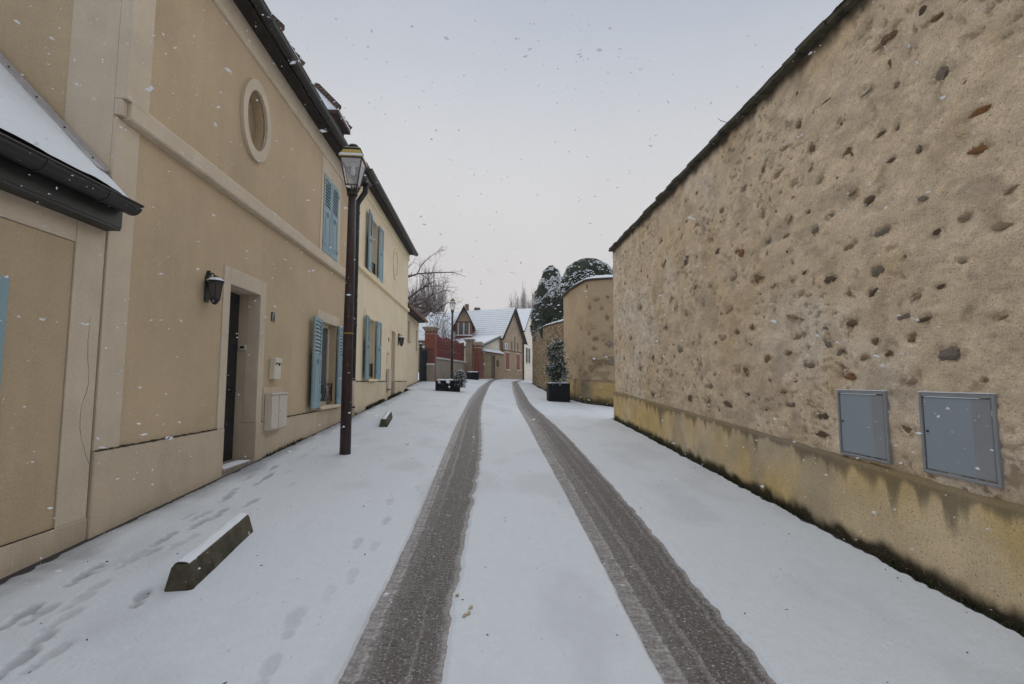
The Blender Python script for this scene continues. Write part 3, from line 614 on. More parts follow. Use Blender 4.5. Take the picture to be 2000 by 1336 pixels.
# ground floor window
mb = MB()
for a, b, c, d in ((win[0], win[0] + .06, win[2], win[3]), (win[1] - .06, win[1], win[2], win[3]), (win[0], win[1], win[2], win[2] + .07), (win[0], win[1], win[3] - .06, win[3]), (10.48, 10.56, win[2], win[3])): mb.box(XL - .199, XL - .15, a, b, c, d, .004)
wd = part('window', mb, 'white', th_); mb = MB(); mb.box(XL - .185, XL - .179, win[0], win[1], win[2], win[3]); part('pane', mb, 'glass', wd)
mb = MB(); mb.box(XL - .15, XL + .10, win[0] - .03, win[1] + .26, 1.005, 1.072, .012); part('sill', mb, 'trim', wd)
mb = MB(); zt, zb_ = 1.52, 1.17
mb.box(XL - .075, XL - .045, win[0], win[1], zt, zt + .025); mb.box(XL - .072, XL - .05, win[0], win[1], zb_, zb_ + .018)
for k in range(4):
    y = win[0] + .14 + k * .275
    mb.tube([(XL - .06, y - .11, zb_ + .01), (XL - .06, y - .05, zb_ + .1), (XL - .06, y, zb_ + .24), (XL - .06, y + .10, zt)], .008, 5); mb.tube([(XL - .06, y + .11, zb_ + .01), (XL - .06, y + .05, zb_ + .1), (XL - .06, y, zb_ + .24), (XL - .06, y - .10, zt)], .008, 5)
mb.box(XL - .075, XL - .045, win[1] - .05, win[1] - .025, zb_ - .03, zt + .02); part('railing', mb, 'iron', th_)
shutter(th_, win[0] - .01, 1.06, .585, 1.80, -1, XL + .03, math.radians(5)); shutter(th_, win[1] + .01, 1.06, .585, 1.80, 1, XL + .03, math.radians(2))
# closed upper shutters
mb = MB(); mb.box(XL - .19, XL - .15, up_[0], up_[1], up_[2], up_[3]); part('window', mb, 'glass', th_)
shutter(th_, 9.945, 4.30, .475, 1.655, 1, XL - .015, nsl=9); shutter(th_, 10.915, 4.30, .475, 1.655, -1, XL - .015, nsl=9)
# intercom on the door reveal
mb = MB(); mb.box(XL - .27, XL - .17, door[1] - .03, door[1] - .001, 2.06, 2.14, .005); ic = part('intercom', mb, 'cabinet', th_); mb = MB(); mb.box(XL - .25, XL - .19, door[1] - .036, door[1] - .0305, 2.085, 2.12); part('screen', mb, 'dark', ic)
# eaves and roof
mb = MB(); mb.box(-3.395, -3.20, YE - .02, YB, 6.66, 6.72); mb.box(-3.20, -3.175, YE - .02, YB, 6.62, 6.80); part('soffit', mb, 'soffit', th_)
gutter(th_, -3.10, YE - .03, YB - .01, 6.70, .082, 'black', joints=(6.5, 9.0, 11.4))
def mainroof(parent, y0, y1, z0, seed):
    sl_ = .84; mb = MB(); mb.prism([(-3.16, z0 + .02), (-3.16, z0 + .10), (-7.6, z0 + .10 + 4.44 * sl_), (-12.0, z0 + .1), (-12.0, z0 + .02), (-7.6, z0 - .04 + 4.44 * sl_)], lambda a, b, d: (a, d, b), y0, y1); part('roof', mb, 'tile', parent)
    xs = np.concatenate([np.linspace(-3.15, -7.6, 40), np.linspace(-7.7, -11.95, 30)]); yv = np.linspace(y0, y1, 60); X, Y = np.meshgrid(xs, yv, indexing='ij')
    z = z0 + .10 + (4.44 - np.abs(X + 7.6)) * sl_; z += .04 + .02 * (fbm(X * 3, Y * 3, seed, 3) - .5)
    gridmesh('roof_snow', np.stack([X, Y, z], -1), np.ones(X.shape + (3,)) * SNOWC, M['snowfield'], parent=parent)
mainroof(th_, YE - .02, YB - .005, 6.72, 81)
def dormer(parent, y0, y1, ze, X0, rise, seed):
    """hipped timber dormer: front at X0, eave height ze, reaching from y0 to y1"""
    d = MB(); d.box(X0 - 1.9, X0, y0 + .1, y1 - .1, ze - .75, ze - .01); d.box(X0, X0 + .03, y0 + .1, y0 + .18, ze - .75, ze - .01); d.box(X0, X0 + .03, y1 - .18, y1 - .1, ze - .75, ze - .01)
    o_ = part('dormer', d, 'wood', parent)
    w = MB(); w.box(X0 + .002, X0 + .012, y0 + .2, y1 - .2, ze - .68, ze - .1); part('pane', w, 'glass', o_)
    yc = (y0 + y1) / 2; ax = X0 - .55; r = MB(); t = .05
    A, B_, C_, D_ = (X0 + .16, y0), (X0 + .16, y1), (X0 - 2.2, y1), (X0 - 2.2, y0)
    for dz, nm, mt in ((0, 'dormer_roof', 'wood'), (.065, 'dormer_snow', 'snow')):
        r = MB(); k = 0 if dz == 0 else .0
        v = [(A[0], A[1], ze + dz), (B_[0], B_[1], ze + dz), (C_[0], C_[1], ze + dz), (D_[0], D_[1], ze + dz), (ax, yc, ze + rise + dz), (X0 - 2.2, yc, ze + rise + dz)]
        v += [(a, b, c - (.07 if dz == 0 else .05)) for a, b, c in v]
        if dz == 0: r.add(v, [(0, 1, 4), (1, 2, 5, 4), (3, 0, 4, 5), (6, 7, 8, 9), (0, 6, 7, 1), (0, 3, 9, 6), (1, 7, 8, 2), (2, 8, 11, 5), (3, 5, 11, 9)])
        else: r.add(v, [(3, 0, 4, 5), (1, 2, 5, 4), (0, 1, 4), (9, 6, 10, 11), (7, 8, 11, 10), (6, 7, 10), (0, 6, 7, 1), (0, 3, 9, 6), (1, 7, 8, 2)])
        part(nm, r, mt, o_)
    hp = MB()
    for q in (A, B_):
        a, b = Vector((q[0], q[1], ze)), Vector((ax, yc, ze + rise)); n = 9
        for k in range(n):
            p0 = a.lerp(b, k / n); p1 = a.lerp(b, (k + 1.12) / n); hp.tube([p0 + Vector((0, 0, .075)), p1 + Vector((0, 0, .055))], [.075, .055], 7)
    part('hip_tile', hp, 'tile', o_, kind='stuff')
y2, z2 = Lp(685, 259, -3.46); dormer(th_, y2 - 1.0, y2 - .02, z2, -3.62, .85, 3)
y1_, z1_ = Lp(592, 136, -3.5); dormer(th_, y1_ - 1.0, y1_ - .02, z1_, -3.66, .85, 5)
# things hung on the tan house
wall_lantern(5.97, 2.60, XL, 'black wall lantern with snow on its hood left of the dark front door', .80)
t = thing('number_plate', 'small dark green enamel house number plate beside the door surround', 'plate', (XL, 7.81, 2.57)); mb = MB(); mb.box(XL, XL + .012, 7.745, 7.865, 2.55, 2.70, .003); part('plate', mb, 'enamel', t)
mb = MB(); x = XL + .013
mb.box(x - .001, x + .002, 7.758, 7.852, 2.562, 2.567); mb.box(x - .001, x + .002, 7.775, 7.785, 2.585, 2.645); mb.box(x - .001, x + .002, 7.775, 7.815, 2.645, 2.655); mb.box(x - .001, x + .002, 7.79, 7.845, 2.668, 2.68); part('mark', mb, 'pale', t)
t = thing('mailbox', 'narrow cream mailbox fixed to the tan wall above the meter cabinet', 'mailbox', (XL, 7.88, 1.63), group='mailboxes')
mb = MB(); mb.box(XL, XL + .085, 7.76, 8.0, 1.63, 1.965, .006); part('body', mb, 'white', t)
mb = MB(); mb.box(XL + .002, XL + .10, 7.755, 8.005, 1.89, 1.97, .006); part('flap', mb, 'white', t)
mb = MB(); mb.box(XL + .084, XL + .087, 7.81, 7.96, 1.868, 1.884); mb.box(XL + .084, XL + .087, 7.80, 7.815, 1.845, 1.87); mb.box(XL + .084, XL + .087, 7.90, 7.96, 1.842, 1.87); part('slot', mb, 'dark', t)
t = thing('meter_cabinet', 'beige two door meter cabinet set in the plinth beside the dark front door', 'cabinet', (XL, 7.9, .83))
mb = MB(); mb.box(XL, XL + .019, 7.56, 8.235, .99, 1.50, .003); part('backing', mb, 'trim', t)
mb = MB(); mb.box(XL + .0235, XL + .115, 7.60, 8.20, .835, 1.41, .008); part('body', mb, 'cabinet', t)
for a, b in ((7.61, 7.865), (7.885, 8.19)):
    mb = MB(); mb.box(XL + .116, XL + .128, a, b, .85, 1.375, .005); part('cabinet_door', mb, 'cabinet', t)
mb = MB(); mb.box(XL + .06, XL + .135, 7.595, 8.205, 1.38, 1.412, .006); part('lid', mb, 'cabinet', t)
mb = MB(); mb.lathe([(.008, -.006), (.008, .006)], (XL + .13, 7.91, 1.12), 8); part('lock', mb, 'dark', t)
# downpipe at the joint of the two houses
t = thing('downpipe', 'dark zinc downpipe with pale lower shoe at the joint of the two houses', 'downpipe', (-3.33, 12.15, .6))
mb = MB(); mb.tube([(-3.12, 12.12, 6.63), (-3.13, 12.13, 6.45), (-3.33, 12.16, 6.15), (-3.335, 12.16, 5.9), (-3.335, 12.16, 1.62)], .07, 12); part('pipe', mb, 'zinc', t, smooth=True)
mb = MB(); mb.tube([(-3.335, 12.16, 1.66), (-3.335, 12.16, .55)], .072, 12); part('shoe', mb, 'trim', t, smooth=True)
for z in (5.9, 4.5, 3.0, 1.63, .95): mb = MB(); mb.tube([(-3.335, 12.16, z - .02), (-3.335, 12.16, z + .02)], .08, 12); part('collar', mb, 'zinc', t)
mb = MB(); mb.tube([(-3.37, 12.02, .55), (-3.37, 12.02, 1.75)], .03, 10); part('conduit', mb, 'trim', t, smooth=True)

# ================================================================== CREAM HOUSE
YC = 20.80
ch = thing('cream_house', 'cream two storey house with open blue shutters beyond the downpipe', 'house', (-7, 16.5, .6))
gw = (13.95, 14.85, 1.66, 3.42); uw = (13.98, 14.88, 4.76, 6.45); d2 = (17.36, 18.12, .9, 3.42); oc = (17.86, 5.97)
mb = MB(); holes_wall(mb, XL, YB, YC, 1.58, 7.4, [gw, uw, (d2[0], d2[1], 1.58, d2[3])], .22); part('wall', mb, 'cream', ch)
mb = MB(); gp = [(XL - .003, -.3), (XL - .003, 7.3), (-7.6, 11.1), (-11.8, 7.3), (-11.8, -.3)]
mb.poly([(a, YC - .002, b) for a, b in gp]); mb.poly([(a, YB + .002, b) for a, b in gp]); mb.box(-11.8, -11.6, YB, YC, -.3, 7.3); part('gable_wall', mb, 'cream', ch)
mb = MB(); mb.box(XL - .36, XL + .02, YB + .002, d2[0], -.3, 1.585, .008); mb.box(XL - .36, XL + .02, d2[1], YC + .01, -.3, 1.585, .008); part('plinth', mb, 'plinth2', ch)
mb = MB()
for a, b in ((YB, 16.55), (18.15, YC)):
    yy = np.arange(a, b, .06)
    for y in yy: mb.box(XL, XL + .024, y, min(b, y + .061), 1.578 - .01 * random.random(), 1.592 + .01 * random.random())
part('grime_line', mb, 'grime', ch, kind='stuff')
mb = MB(); mb.prism([(0, 0), (.07, .012), (.08, .03), (.08, .14), (.065, .16), (0, .175)], lambda a, b, d: (XL + a, d, 4.58 + b), YB, YC + .05); part('string_course', mb, 'trim2', ch)
mb = MB(); mb.prism([(0, 0), (.03, .01), (.05, .045), (.052, .07), (.035, .085), (.035, .33), (0, .33)], lambda a, b, d: (XL + a, d, 6.83 + b), YB, YC + .04); part('cornice', mb, 'trim2', ch)
mb = MB(); ring(mb, ell(*oc, .46, .60), ell(*oc, .36, .48), XL - .01, XL + .035); part('oval_surround', mb, 'trim2', ch)
mb = MB(); mb.box(XL, XL + .012, 13.55, 15.3, 3.425, 3.63, .003); part('lintel', mb, 'trim2', ch)
mb = MB(); mb.box(XL, XL + .012, 17.17, 17.36, 1.6, 3.6, .003); mb.box(XL, XL + .012, 18.12, 18.3, 1.6, 3.6, .003); mb.box(XL, XL + .012, 17.36, 18.12, 3.42, 3.6, .003); part('door_surround', mb, 'trim2', ch)
for w, nm in ((gw, 'ground'), (uw, 'upper')):
    mb = MB()
    for a, b, c, d in ((w[0], w[0] + .06, w[2], w[3]), (w[1] - .06, w[1], w[2], w[3]), (w[0], w[1], w[2], w[2] + .07), (w[0], w[1], w[3] - .06, w[3]), (w[0] + .41, w[0] + .48, w[2], w[3])): mb.box(XL - .219, XL - .17, a, b, c, d, .004)
    wd = part('window', mb, 'white', ch); mb = MB(); mb.box(XL - .20, XL - .195, w[0], w[1], w[2], w[3]); part('pane', mb, 'glass', wd)
    mb = MB(); mb.box(XL - .15, XL + .09, w[0] - .05, w[1] + .12, w[2] - .075, w[2] - .003, .01); part('sill', mb, 'trim2', wd)
    mb = MB(); zt = w[2] + .42; mb.box(XL - .075, XL - .045, w[0], w[1], zt, zt + .03); mb.box(XL - .07, XL - .05, w[0], w[1], w[2] + .08, w[2] + .10)
    for k in range(7): mb.tube([(XL - .06, w[0] + .07 + k * .127, w[2] + .08), (XL - .06, w[0] + .07 + k * .127, zt)], .009, 5)
    mb.box(XL - .08, XL - .04, w[1] - .06, w[1] - .02, w[2] + .05, zt + .05); part('railing', mb, 'iron', ch)
    shutter(ch, w[0] - .01, w[2] - .02, .55, w[3] - w[2] + .04, -1, XL + .03, math.radians(5)); shutter(ch, w[1] + .01, w[2] - .02, .55, w[3] - w[2] + .04, 1, XL + .03, math.radians(2))
mb = MB(); mb.box(XL - .34, XL - .30, d2[0], d2[1], .8, 3.42); part('door', mb, 'greydoor', ch)
mb = MB(); mb.box(XL - .36, XL - .221, d2[1], d2[1] + .05, 1.59, 3.45); mb.box(XL - .36, XL - .221, d2[0] - .05, d2[0], 1.59, 3.45); part('door_reveal', mb, 'plinth2', ch)
mb = MB(); mb.box(XL - .36, XL + .03, d2[0], d2[1], .3, 1.06, .01); part('doorstep', mb, 'stone', ch)
mb = MB(); mb.box(-3.395, -3.20, YB, YC + .06, 7.12, 7.18); mb.box(-3.20, -3.175, YB, YC + .06, 7.08, 7.26); part('soffit', mb, 'soffit', ch)
gutter(ch, -3.10, YB, YC + .08, 7.15, .082, 'black', joints=(15., 18.))
mainroof(ch, YB, YC + .06, 7.18, 91)
wall_lantern(18.72, 3.02, XL, 'black wall lantern to the right of the doorway of the cream house', .95)
t = thing('mailbox', 'pale mailbox flush in the cream wall between shutter and doorway', 'mailbox', (XL, 16.8, 2.2), group='mailboxes'); mb = MB(); mb.box(XL, XL + .03, 16.65, 16.95, 2.2, 2.62, .004); part('body', mb, 'cream', t); mb = MB(); mb.box(XL + .03, XL + .034, 16.68, 16.92, 2.52, 2.545); part('slot', mb, 'dark', t)
t = thing('meter_cabinet', 'slim cream meter cabinet low on the wall left of the cream house doorway', 'cabinet', (XL, 16.85, 1.3)); mb = MB(); mb.box(XL + .022, XL + .11, 16.6, 17.0, 1.33, 1.98, .006); part('body', mb, 'cabinet', t); mb = MB(); mb.box(XL + .03, XL + .118, 16.6, 17.0, 1.28, 1.335, .004); part('foot', mb, 'terracotta', t); mb = MB(); mb.box(XL + .03, XL + .118, 16.59, 17.01, 1.975, 2.0, .004); part('lid', mb, 'trim', t)
t = thing('doorbell', 'small brown doorbell beside the doorway of the cream house', 'doorbell', (XL, 16.9, 3.0)); mb = MB(); mb.box(XL, XL + .02, 16.86, 16.94, 2.98, 3.12, .004); part('plate', mb, 'tile', t); mb = MB(); mb.lathe([(.012, 0), (.012, .01)], (XL + .02, 16.9, 3.04), 8); part('button', mb, 'dark', t)

# ================================================================== ANNEX
AX, A0, A1 = -3.76, 20.82, 26.6
an = thing('annex', 'low cream annex with terracotta gutter beyond the cream house', 'building', (-5.5, 23.7, 1.0))
w1, w2 = (22.9, 23.55, 3.55, 4.5), (25.6, 26.1, 3.3, 4.35)
mb = MB(); holes_wall(mb, AX, A0, A1, .4, 5.0, [w1, w2], .2); mb.poly([(AX, A1, .4), (-8, A1, .4), (-8, A1, 7), (AX, A1, 4.95)]); mb.box(-8.2, -8, A0, A1, .4, 7); part('wall', mb, 'cream', an)
for w in (w1, w2):
    mb = MB(); mb.box(AX - .2, AX - .17, w[0], w[1], w[2], w[3]); wd = part('window', mb, 'greydoor', an); mb = MB(); mb.box(AX - .1, AX + .08, w[0] - .05, w[1] + .05, w[2] - .07, w[2] - .002, .01); part('sill', mb, 'trim', wd)
mb = MB(); mb.prism([(-3.40, 4.86), (-3.40, 4.93), (-8.2, 7.6), (-8.2, 7.5), (AX, 4.98)], lambda a, b, d: (a, d, b), A0, A1 + .1); part('roof', mb, 'tile', an)
xs = np.linspace(-3.40, -8.2, 24); yv = np.linspace(A0, A1 + .1, 40); X, Y = np.meshgrid(xs, yv, indexing='ij')
gridmesh('roof_snow', np.stack([X, Y, 4.95 + (-3.4 - X) * .556 + .035 + .02 * (fbm(X * 3, Y * 3, 95, 3) - .5)], -1), np.ones(X.shape + (3,)) * SNOWC, M['snowfield'], parent=an)
gutter(an, -3.33, A0, A1 + .12, 4.90, .075, 'terracotta'); mb = MB(); mb.box(AX, -3.42, A0, A1 + .1, 4.82, 4.86); part('soffit', mb, 'soffit', an)

# ================================================================== TALL STONE WALL (right)
dirR = Vector((.0386, 1, 0)).normalized(); nrmL = Vector((-1, .0386, 0)).normalized()   # nrmL points into the street
sw = thing('stone_wall', 'tall old rendered wall with field stones showing through, on the right of the street', 'wall', (3.4, 5, 0))
zbase = lambda y: .04 * np.asarray(y, float) - .02
zledge = lambda y: .735 + .0428 * np.asarray(y, float)
ztop = lambda y: 4.78 + .0430 * np.asarray(y, float)
WY0, WY1 = -5.0, 13.42
def Rp(px, py):
    d = ray(px, py); t_ = 3.125 / (d.x - .0386 * d.y); p = _O + d * t_; return p.y, p.z
# stones read off the photograph (pixel, width px, height px), the rest scattered
SP = [(1915, 290, 60, 26), (1905, 222, 62, 26), (1832, 148, 34, 44), (1730, 75, 46, 34), (1955, 440, 60, 26), (1975, 370, 46, 16), (1885, 424, 30, 24), (1833, 455, 32, 20), (1722, 452, 48, 22), (1661, 480, 22, 18), (1960, 620, 54, 20), (1806, 624, 34, 18), (1762, 620, 34, 20),
      (1660, 632, 30, 22), (1856, 690, 56, 36), (1710, 530, 26, 24), (1705, 570, 26, 18), (1657, 572, 22, 22), (1622, 545, 24, 26), (1711, 665, 18, 20), (1664, 380, 24, 26), (1698, 390, 22, 30), (1692, 180, 28, 30), (1655, 295, 30, 32), (1740, 312, 22, 16), (1585, 290, 14, 20), (1550, 358, 16, 20), (1518, 340, 18, 22),
      (1487, 415, 12, 30), (1441, 492, 14, 22), (1449, 494, 12, 26), (1432, 545, 12, 12), (1480, 545, 28, 24), (1340, 510, 10, 20), (1296, 515, 10, 22), (1383, 432, 9, 16), (1360, 438, 9, 16), (1387, 558, 10, 14), (1374, 592, 8, 20), (1358, 560, 10, 12), (1310, 585, 10, 20), (1320, 600, 12, 22), (1340, 612, 10, 18), (1300, 640, 10, 18), (1328, 683, 14, 16), (1275, 700, 10, 14), (1308, 728, 14, 20), (1385, 755, 12, 14), (1348, 780, 12, 20), (1382, 785, 14, 22), (1442, 720, 16, 24), (1456, 725, 16, 22),
      (1552, 620, 26, 16), (1560, 655, 22, 20), (1580, 712, 26, 18), (1530, 765, 18, 12), (1600, 812, 30, 20), (1605, 850, 26, 18), (1540, 790, 16, 14), (1655, 735, 26, 20), (1775, 840, 34, 26), (1780, 745, 36, 24), (1925, 742, 16, 12), (1510, 560, 22, 14), (1540, 690, 14, 12), (1425, 605, 16, 14), (1470, 640, 16, 18), (1500, 700, 14, 20), (1410, 660, 14, 16), (1440, 650, 12, 14), (1250, 600, 8, 16), (1232, 660, 7, 16), (1250, 720, 9, 18), (1224, 735, 7, 14), (1275, 770, 12, 16), (1420, 790, 16, 14), (1460, 770, 14, 12), (1495, 800, 18, 14), (1560, 575, 18, 14), (1610, 640, 20, 16), (1640, 690, 18, 14), (1690, 700, 22, 16), (1740, 690, 24, 16), (1835, 560, 22, 14), (1880, 510, 26, 16), (1800, 390, 26, 18), (1770, 500, 26, 16), (1590, 450, 16, 20), (1620, 420, 18, 18), (1600, 350, 16, 22), (1640, 240, 22, 24), (1560, 240, 14, 22), (1530, 290, 14, 20), (1490, 330, 12, 22), (1450, 370, 12, 18), (1410, 410, 10, 18), (1540, 430, 16, 18), (1500, 470, 16, 14), (1400, 490, 10, 16), (1360, 500, 9, 14), (1330, 460, 8, 16), (1290, 470, 8, 14)]
STN = []                                                    # (y, z, half width along wall, half height)
for px, py, w, h in SP:
    y, z = Rp(px, py); ya, _ = Rp(px - w / 2, py); yb2, _ = Rp(px + w / 2, py); _, za = Rp(px, py - h / 2); _, zb2 = Rp(px, py + h / 2)
    STN.append((y, z, min(.14, max(.02, abs(yb2 - ya) / 2)), min(.075, max(.018, abs(za - zb2) / 2 * .8)), random.uniform(.55, 1.)))
tries = 0
while len(STN) < 285 and tries < 20000:
    tries += 1; y = random.uniform(2.4, 13.2); z = random.uniform(float(zledge(y)) + .1, float(ztop(y)) - .2)
    if fbm(np.array(y * .5), np.array(z * .7), 7, 2) < .4 and random.random() < .6: continue
    if y < 4.5 and z < 1.65: continue
    if any(abs(y - a) < (c + .10) and abs(z - b) < (d + .08) for a, b, c, d, _ in STN): continue
    STN.append((y, z, random.uniform(.02, .085), random.uniform(.014, .045), random.uniform(.15, .7)))
wy = [WY0]
while wy[-1] < WY1: wy.append(wy[-1] + (.2 if wy[-1] < 1.9 else max(.011, .0042 * wy[-1])))
wy[-1] = WY1; wy = np.array(wy); nv = 250
V_ = np.linspace(0, 1, nv); Yg = np.repeat(wy[:, None], nv, 1); Zg = zledge(Yg) - .03 + (ztop(Yg) - zledge(Yg) + .03) * V_[None]
disp = .035 * (fbm(Yg * .7, Zg * .8, 101, 3) - .5) + .026 * (fbm(Yg * 4, Zg * 5, 103, 4) - .5) + .018 * (fbm(Yg * 16, Zg * 20, 105, 3) - .5)
pit = np.zeros_like(Yg)
for y, z, a, b, st_ in STN:
    s = (np.abs(Yg - y) < a * 2.2 + .03) & (np.abs(Zg - z) < b * 2.4 + .03)
    if s.any():
        q = np.sqrt(((Yg[s] - y) / (a * 1.15)) ** 2 + ((Zg[s] - z) / (b * 1.2)) ** 2) + 1.0 * (fbm(Yg[s] * 20, Zg[s] * 26, 107, 3) - .5)
        pit[s] = np.maximum(pit[s], st_ * (1 - sst(.7, 1.25, q)))
crater = sst(.70, .80, fbm(Yg * 7, Zg * 9, 109, 4)) * .8
disp0 = disp.copy(); pock = sst(.63, .72, fbm(Yg * 15, Zg * 21, 119, 3)) * sst(.42, .6, fbm(Yg * 1.3, Zg * 1.5, 120, 3))
disp = disp - .009 * pit - .012 * crater - .010 * pock
e_ = Yg - WY1
base = np.array([.66, .525, .375]); pale = np.array([.71, .61, .485]); ochre = np.array([.60, .45, .27]); dark = np.array([.05, .042, .03])
k1 = sst(.4, .75, fbm(Yg * .8, Zg * .9, 111, 4))[..., None]; k2 = (sst(.52, .75, fbm(Yg * 1.6, Zg * 1.2, 113, 4)) * .6)[..., None]
c = base * (1 - k1) + pale * k1; c = c * (1 - k2) + ochre * k2
k5 = (fbm(Yg * 6, Zg * 8, 116, 4) - .5)[..., None]; c = c * (1 + .55 * k5)
k6 = (.5 * sst(.58, .7, fbm(Yg * 3.2, Zg * 4.5, 118, 4)))[..., None]; c = c * (1 - k6) + np.array([.40, .32, .24]) * k6
k3 = np.clip(.8 * pit * sst(.3, .6, fbm(Yg * 30, Zg * 30, 115, 2)) + .45 * crater + .6 * pock, 0, 1)[..., None]; c = c * (1 - k3) + np.array([.24, .17, .105]) * k3
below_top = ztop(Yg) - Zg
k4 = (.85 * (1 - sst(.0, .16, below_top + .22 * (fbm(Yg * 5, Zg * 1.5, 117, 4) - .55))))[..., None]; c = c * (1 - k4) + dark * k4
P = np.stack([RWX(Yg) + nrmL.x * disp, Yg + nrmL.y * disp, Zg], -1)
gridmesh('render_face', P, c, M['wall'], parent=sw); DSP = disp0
# base of the wall, proud of the face
nb_ = 90; V_ = np.linspace(0, 1, nb_); Yg = np.repeat(wy[:, None], nb_, 1); zt_ = zledge(Yg) + .012 * (fbm(Yg * 3, Yg * 0, 121, 3) - .5); zb0 = zbase(Yg) - .3
Zg = zb0 + (zt_ - zb0) * V_[None]
disp = .05 + .02 * (fbm(Yg * 1.1, Zg * 1.1, 123, 3) - .5) + .008 * (fbm(Yg * 9, Zg * 9, 125, 3) - .5)
disp = disp * (1 - sst(.97, 1.0, V_)[None])
och = np.array([.62, .455, .21]); grey = np.array([.44, .375, .28]); pal = np.array([.68, .54, .345])
k1 = sst(.35, .65, fbm(Yg * .9, Zg * .6, 127, 4))[..., None]; k2 = sst(.45, .7, fbm(Yg * 1.3 + 9, Zg * 1.1, 129, 4))[..., None]
c = och * (1 - k1) + pal * k1; c = c * (1 - k2 * .6) + grey * k2 * .6; c = c * (1 + .4 * (fbm(Yg * 5, Zg * 5, 130, 4) - .5)[..., None])
hl = zt_ - Zg; hb = Zg - zbase(Yg) - .02
drip = fbm(Yg * 9, Yg * 0 + 3, 131, 4); amt = .07 + .36 * np.clip(fbm(Yg * .8, Yg * 0, 133, 2) - .25, 0, 1)
k3 = (1 - sst(.35, 1.0, hl / (amt * (.2 + 1.5 * drip * drip * 2))))[..., None] * .66
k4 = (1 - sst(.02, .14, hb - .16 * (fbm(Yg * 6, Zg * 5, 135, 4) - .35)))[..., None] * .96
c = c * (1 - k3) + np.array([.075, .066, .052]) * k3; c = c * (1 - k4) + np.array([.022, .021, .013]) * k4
P = np.stack([RWX(Yg) + nrmL.x * disp, Yg + nrmL.y * disp, Zg], -1); gridmesh('base_face', P, c, M['wallbase'], parent=sw)
mb = MB(); pr = lambda y, o_, z: (float(RWX(y)) + o_, y, float(z))
mb.add([pr(WY0, .01, -.5), pr(WY1, .01, -.2), pr(WY1, .5, -.2), pr(WY0, .5, -.5), pr(WY0, .01, ztop(WY0)), pr(WY1, .01, ztop(WY1)), pr(WY1, .5, ztop(WY1)), pr(WY0, .5, ztop(WY0))], [(0, 3, 2, 1), (4, 5, 6, 7), (1, 2, 6, 5), (2, 3, 7, 6), (3, 0, 4, 7)]); part('wall_core', mb, 'rubble', sw)
# field stones
def blob(seed, flat=.5):
    r = random.Random(seed); bm = bmesh.new(); bmesh.ops.create_icosphere(bm, subdivisions=3, radius=1)
    ax = [Vector((r.uniform(-1, 1), r.uniform(-1, 1), r.uniform(-1, 1))).normalized() for _ in range(9)]; dd = [r.uniform(.4, .8) for _ in ax]
    off = Vector((seed * 7.3, seed * 3.1, seed * 1.7))
    for v in bm.verts:
        n0 = v.co.copy(); v.co *= 1 + .55 * mnoise.noise(n0 * 1.3 + off) + .28 * mnoise.noise(n0 * 3.1 + off)
        for a, d in zip(ax, dd):
            k = v.co.dot(a)
            if k > d: v.co -= a * (k - d) * .9
        v.co *= 1 + .22 * mnoise.noise(n0 * 6 + off) + r.uniform(-.04, .04)
    me = bpy.data.meshes.new('stone'); bm.to_mesh(me); bm.free(); return me
STM = []
for k in range(28):
    me = blob(k); me.materials.append(M['st%d' % (k % 7)]); STM.append(me)
for i, (y, z, a, b, st_) in enumerate(STN):
    iy = int(np.argmin(np.abs(wy - y))); iz = int(np.clip(round((z - float(zledge(y)) + .03) / (float(ztop(y)) - float(zledge(y)) + .03) * (DSP.shape[1] - 1)), 0, DSP.shape[1] - 1)); hx = .014 + .05 * min(a, .08)
    W = Matrix.Translation((float(RWX(y)) - DSP[iy, iz] + hx * (.60 if st_ > .5 else .72) + random.uniform(-.002, .005), y, z)) @ Matrix.Rotation(random.uniform(-.4, .4), 4, 'X') @ Matrix.Diagonal((hx, a * 1.05, b * 1.1, 1))
    inst('stone', random.choice(STM), sw, W)
# coping stones, uneven, and the snow lying on them
y = WY0; prev = 0
while y < WY1 + .1:
    l = random.uniform(.20, .34); oh = random.uniform(.08, .125); z = float(ztop(y + l / 2)) + random.uniform(-.006, .012)
    mb = MB(); x0 = float(RWX(y + l / 2))
    mb.prism([(-oh, 0), (-oh - .01, .045), (.25, .15), (.62, .05), (.62, 0)], lambda a_, b_, d: (x0 + a_, d, z + b_ + .0430 * (d - y - l / 2)), y + .004, y + l - .004)
    part('coping_stone', mb, 'concrete', sw); y += l
yv = np.linspace(WY0, WY1 + .12, 500); tt = np.linspace(0, 1, 12); Yg, T = np.meshgrid(yv, tt, indexing='ij')
xo = -.12 + .74 * T + (1 - T) * .045 * (fbm(Yg * 6, T * 0, 141, 4) - .2); hh = np.interp(xo, [-.13, .25, .62], [.05, .155, .055])
zz = ztop(Yg) + hh + .012 + .05 * np.sin(np.pi * np.clip(T * 1.02, 0, 1)) ** .5 * (.6 + .6 * fbm(Yg * 3, T * 3, 143, 3))
zz = np.where(T == 0, ztop(Yg) + .04, zz)
gridmesh('coping_snow', np.stack([RWX(Yg) + xo, Yg, zz], -1), np.ones(Yg.shape + (3,)) * SNOWC, M['snowfield'], parent=sw)
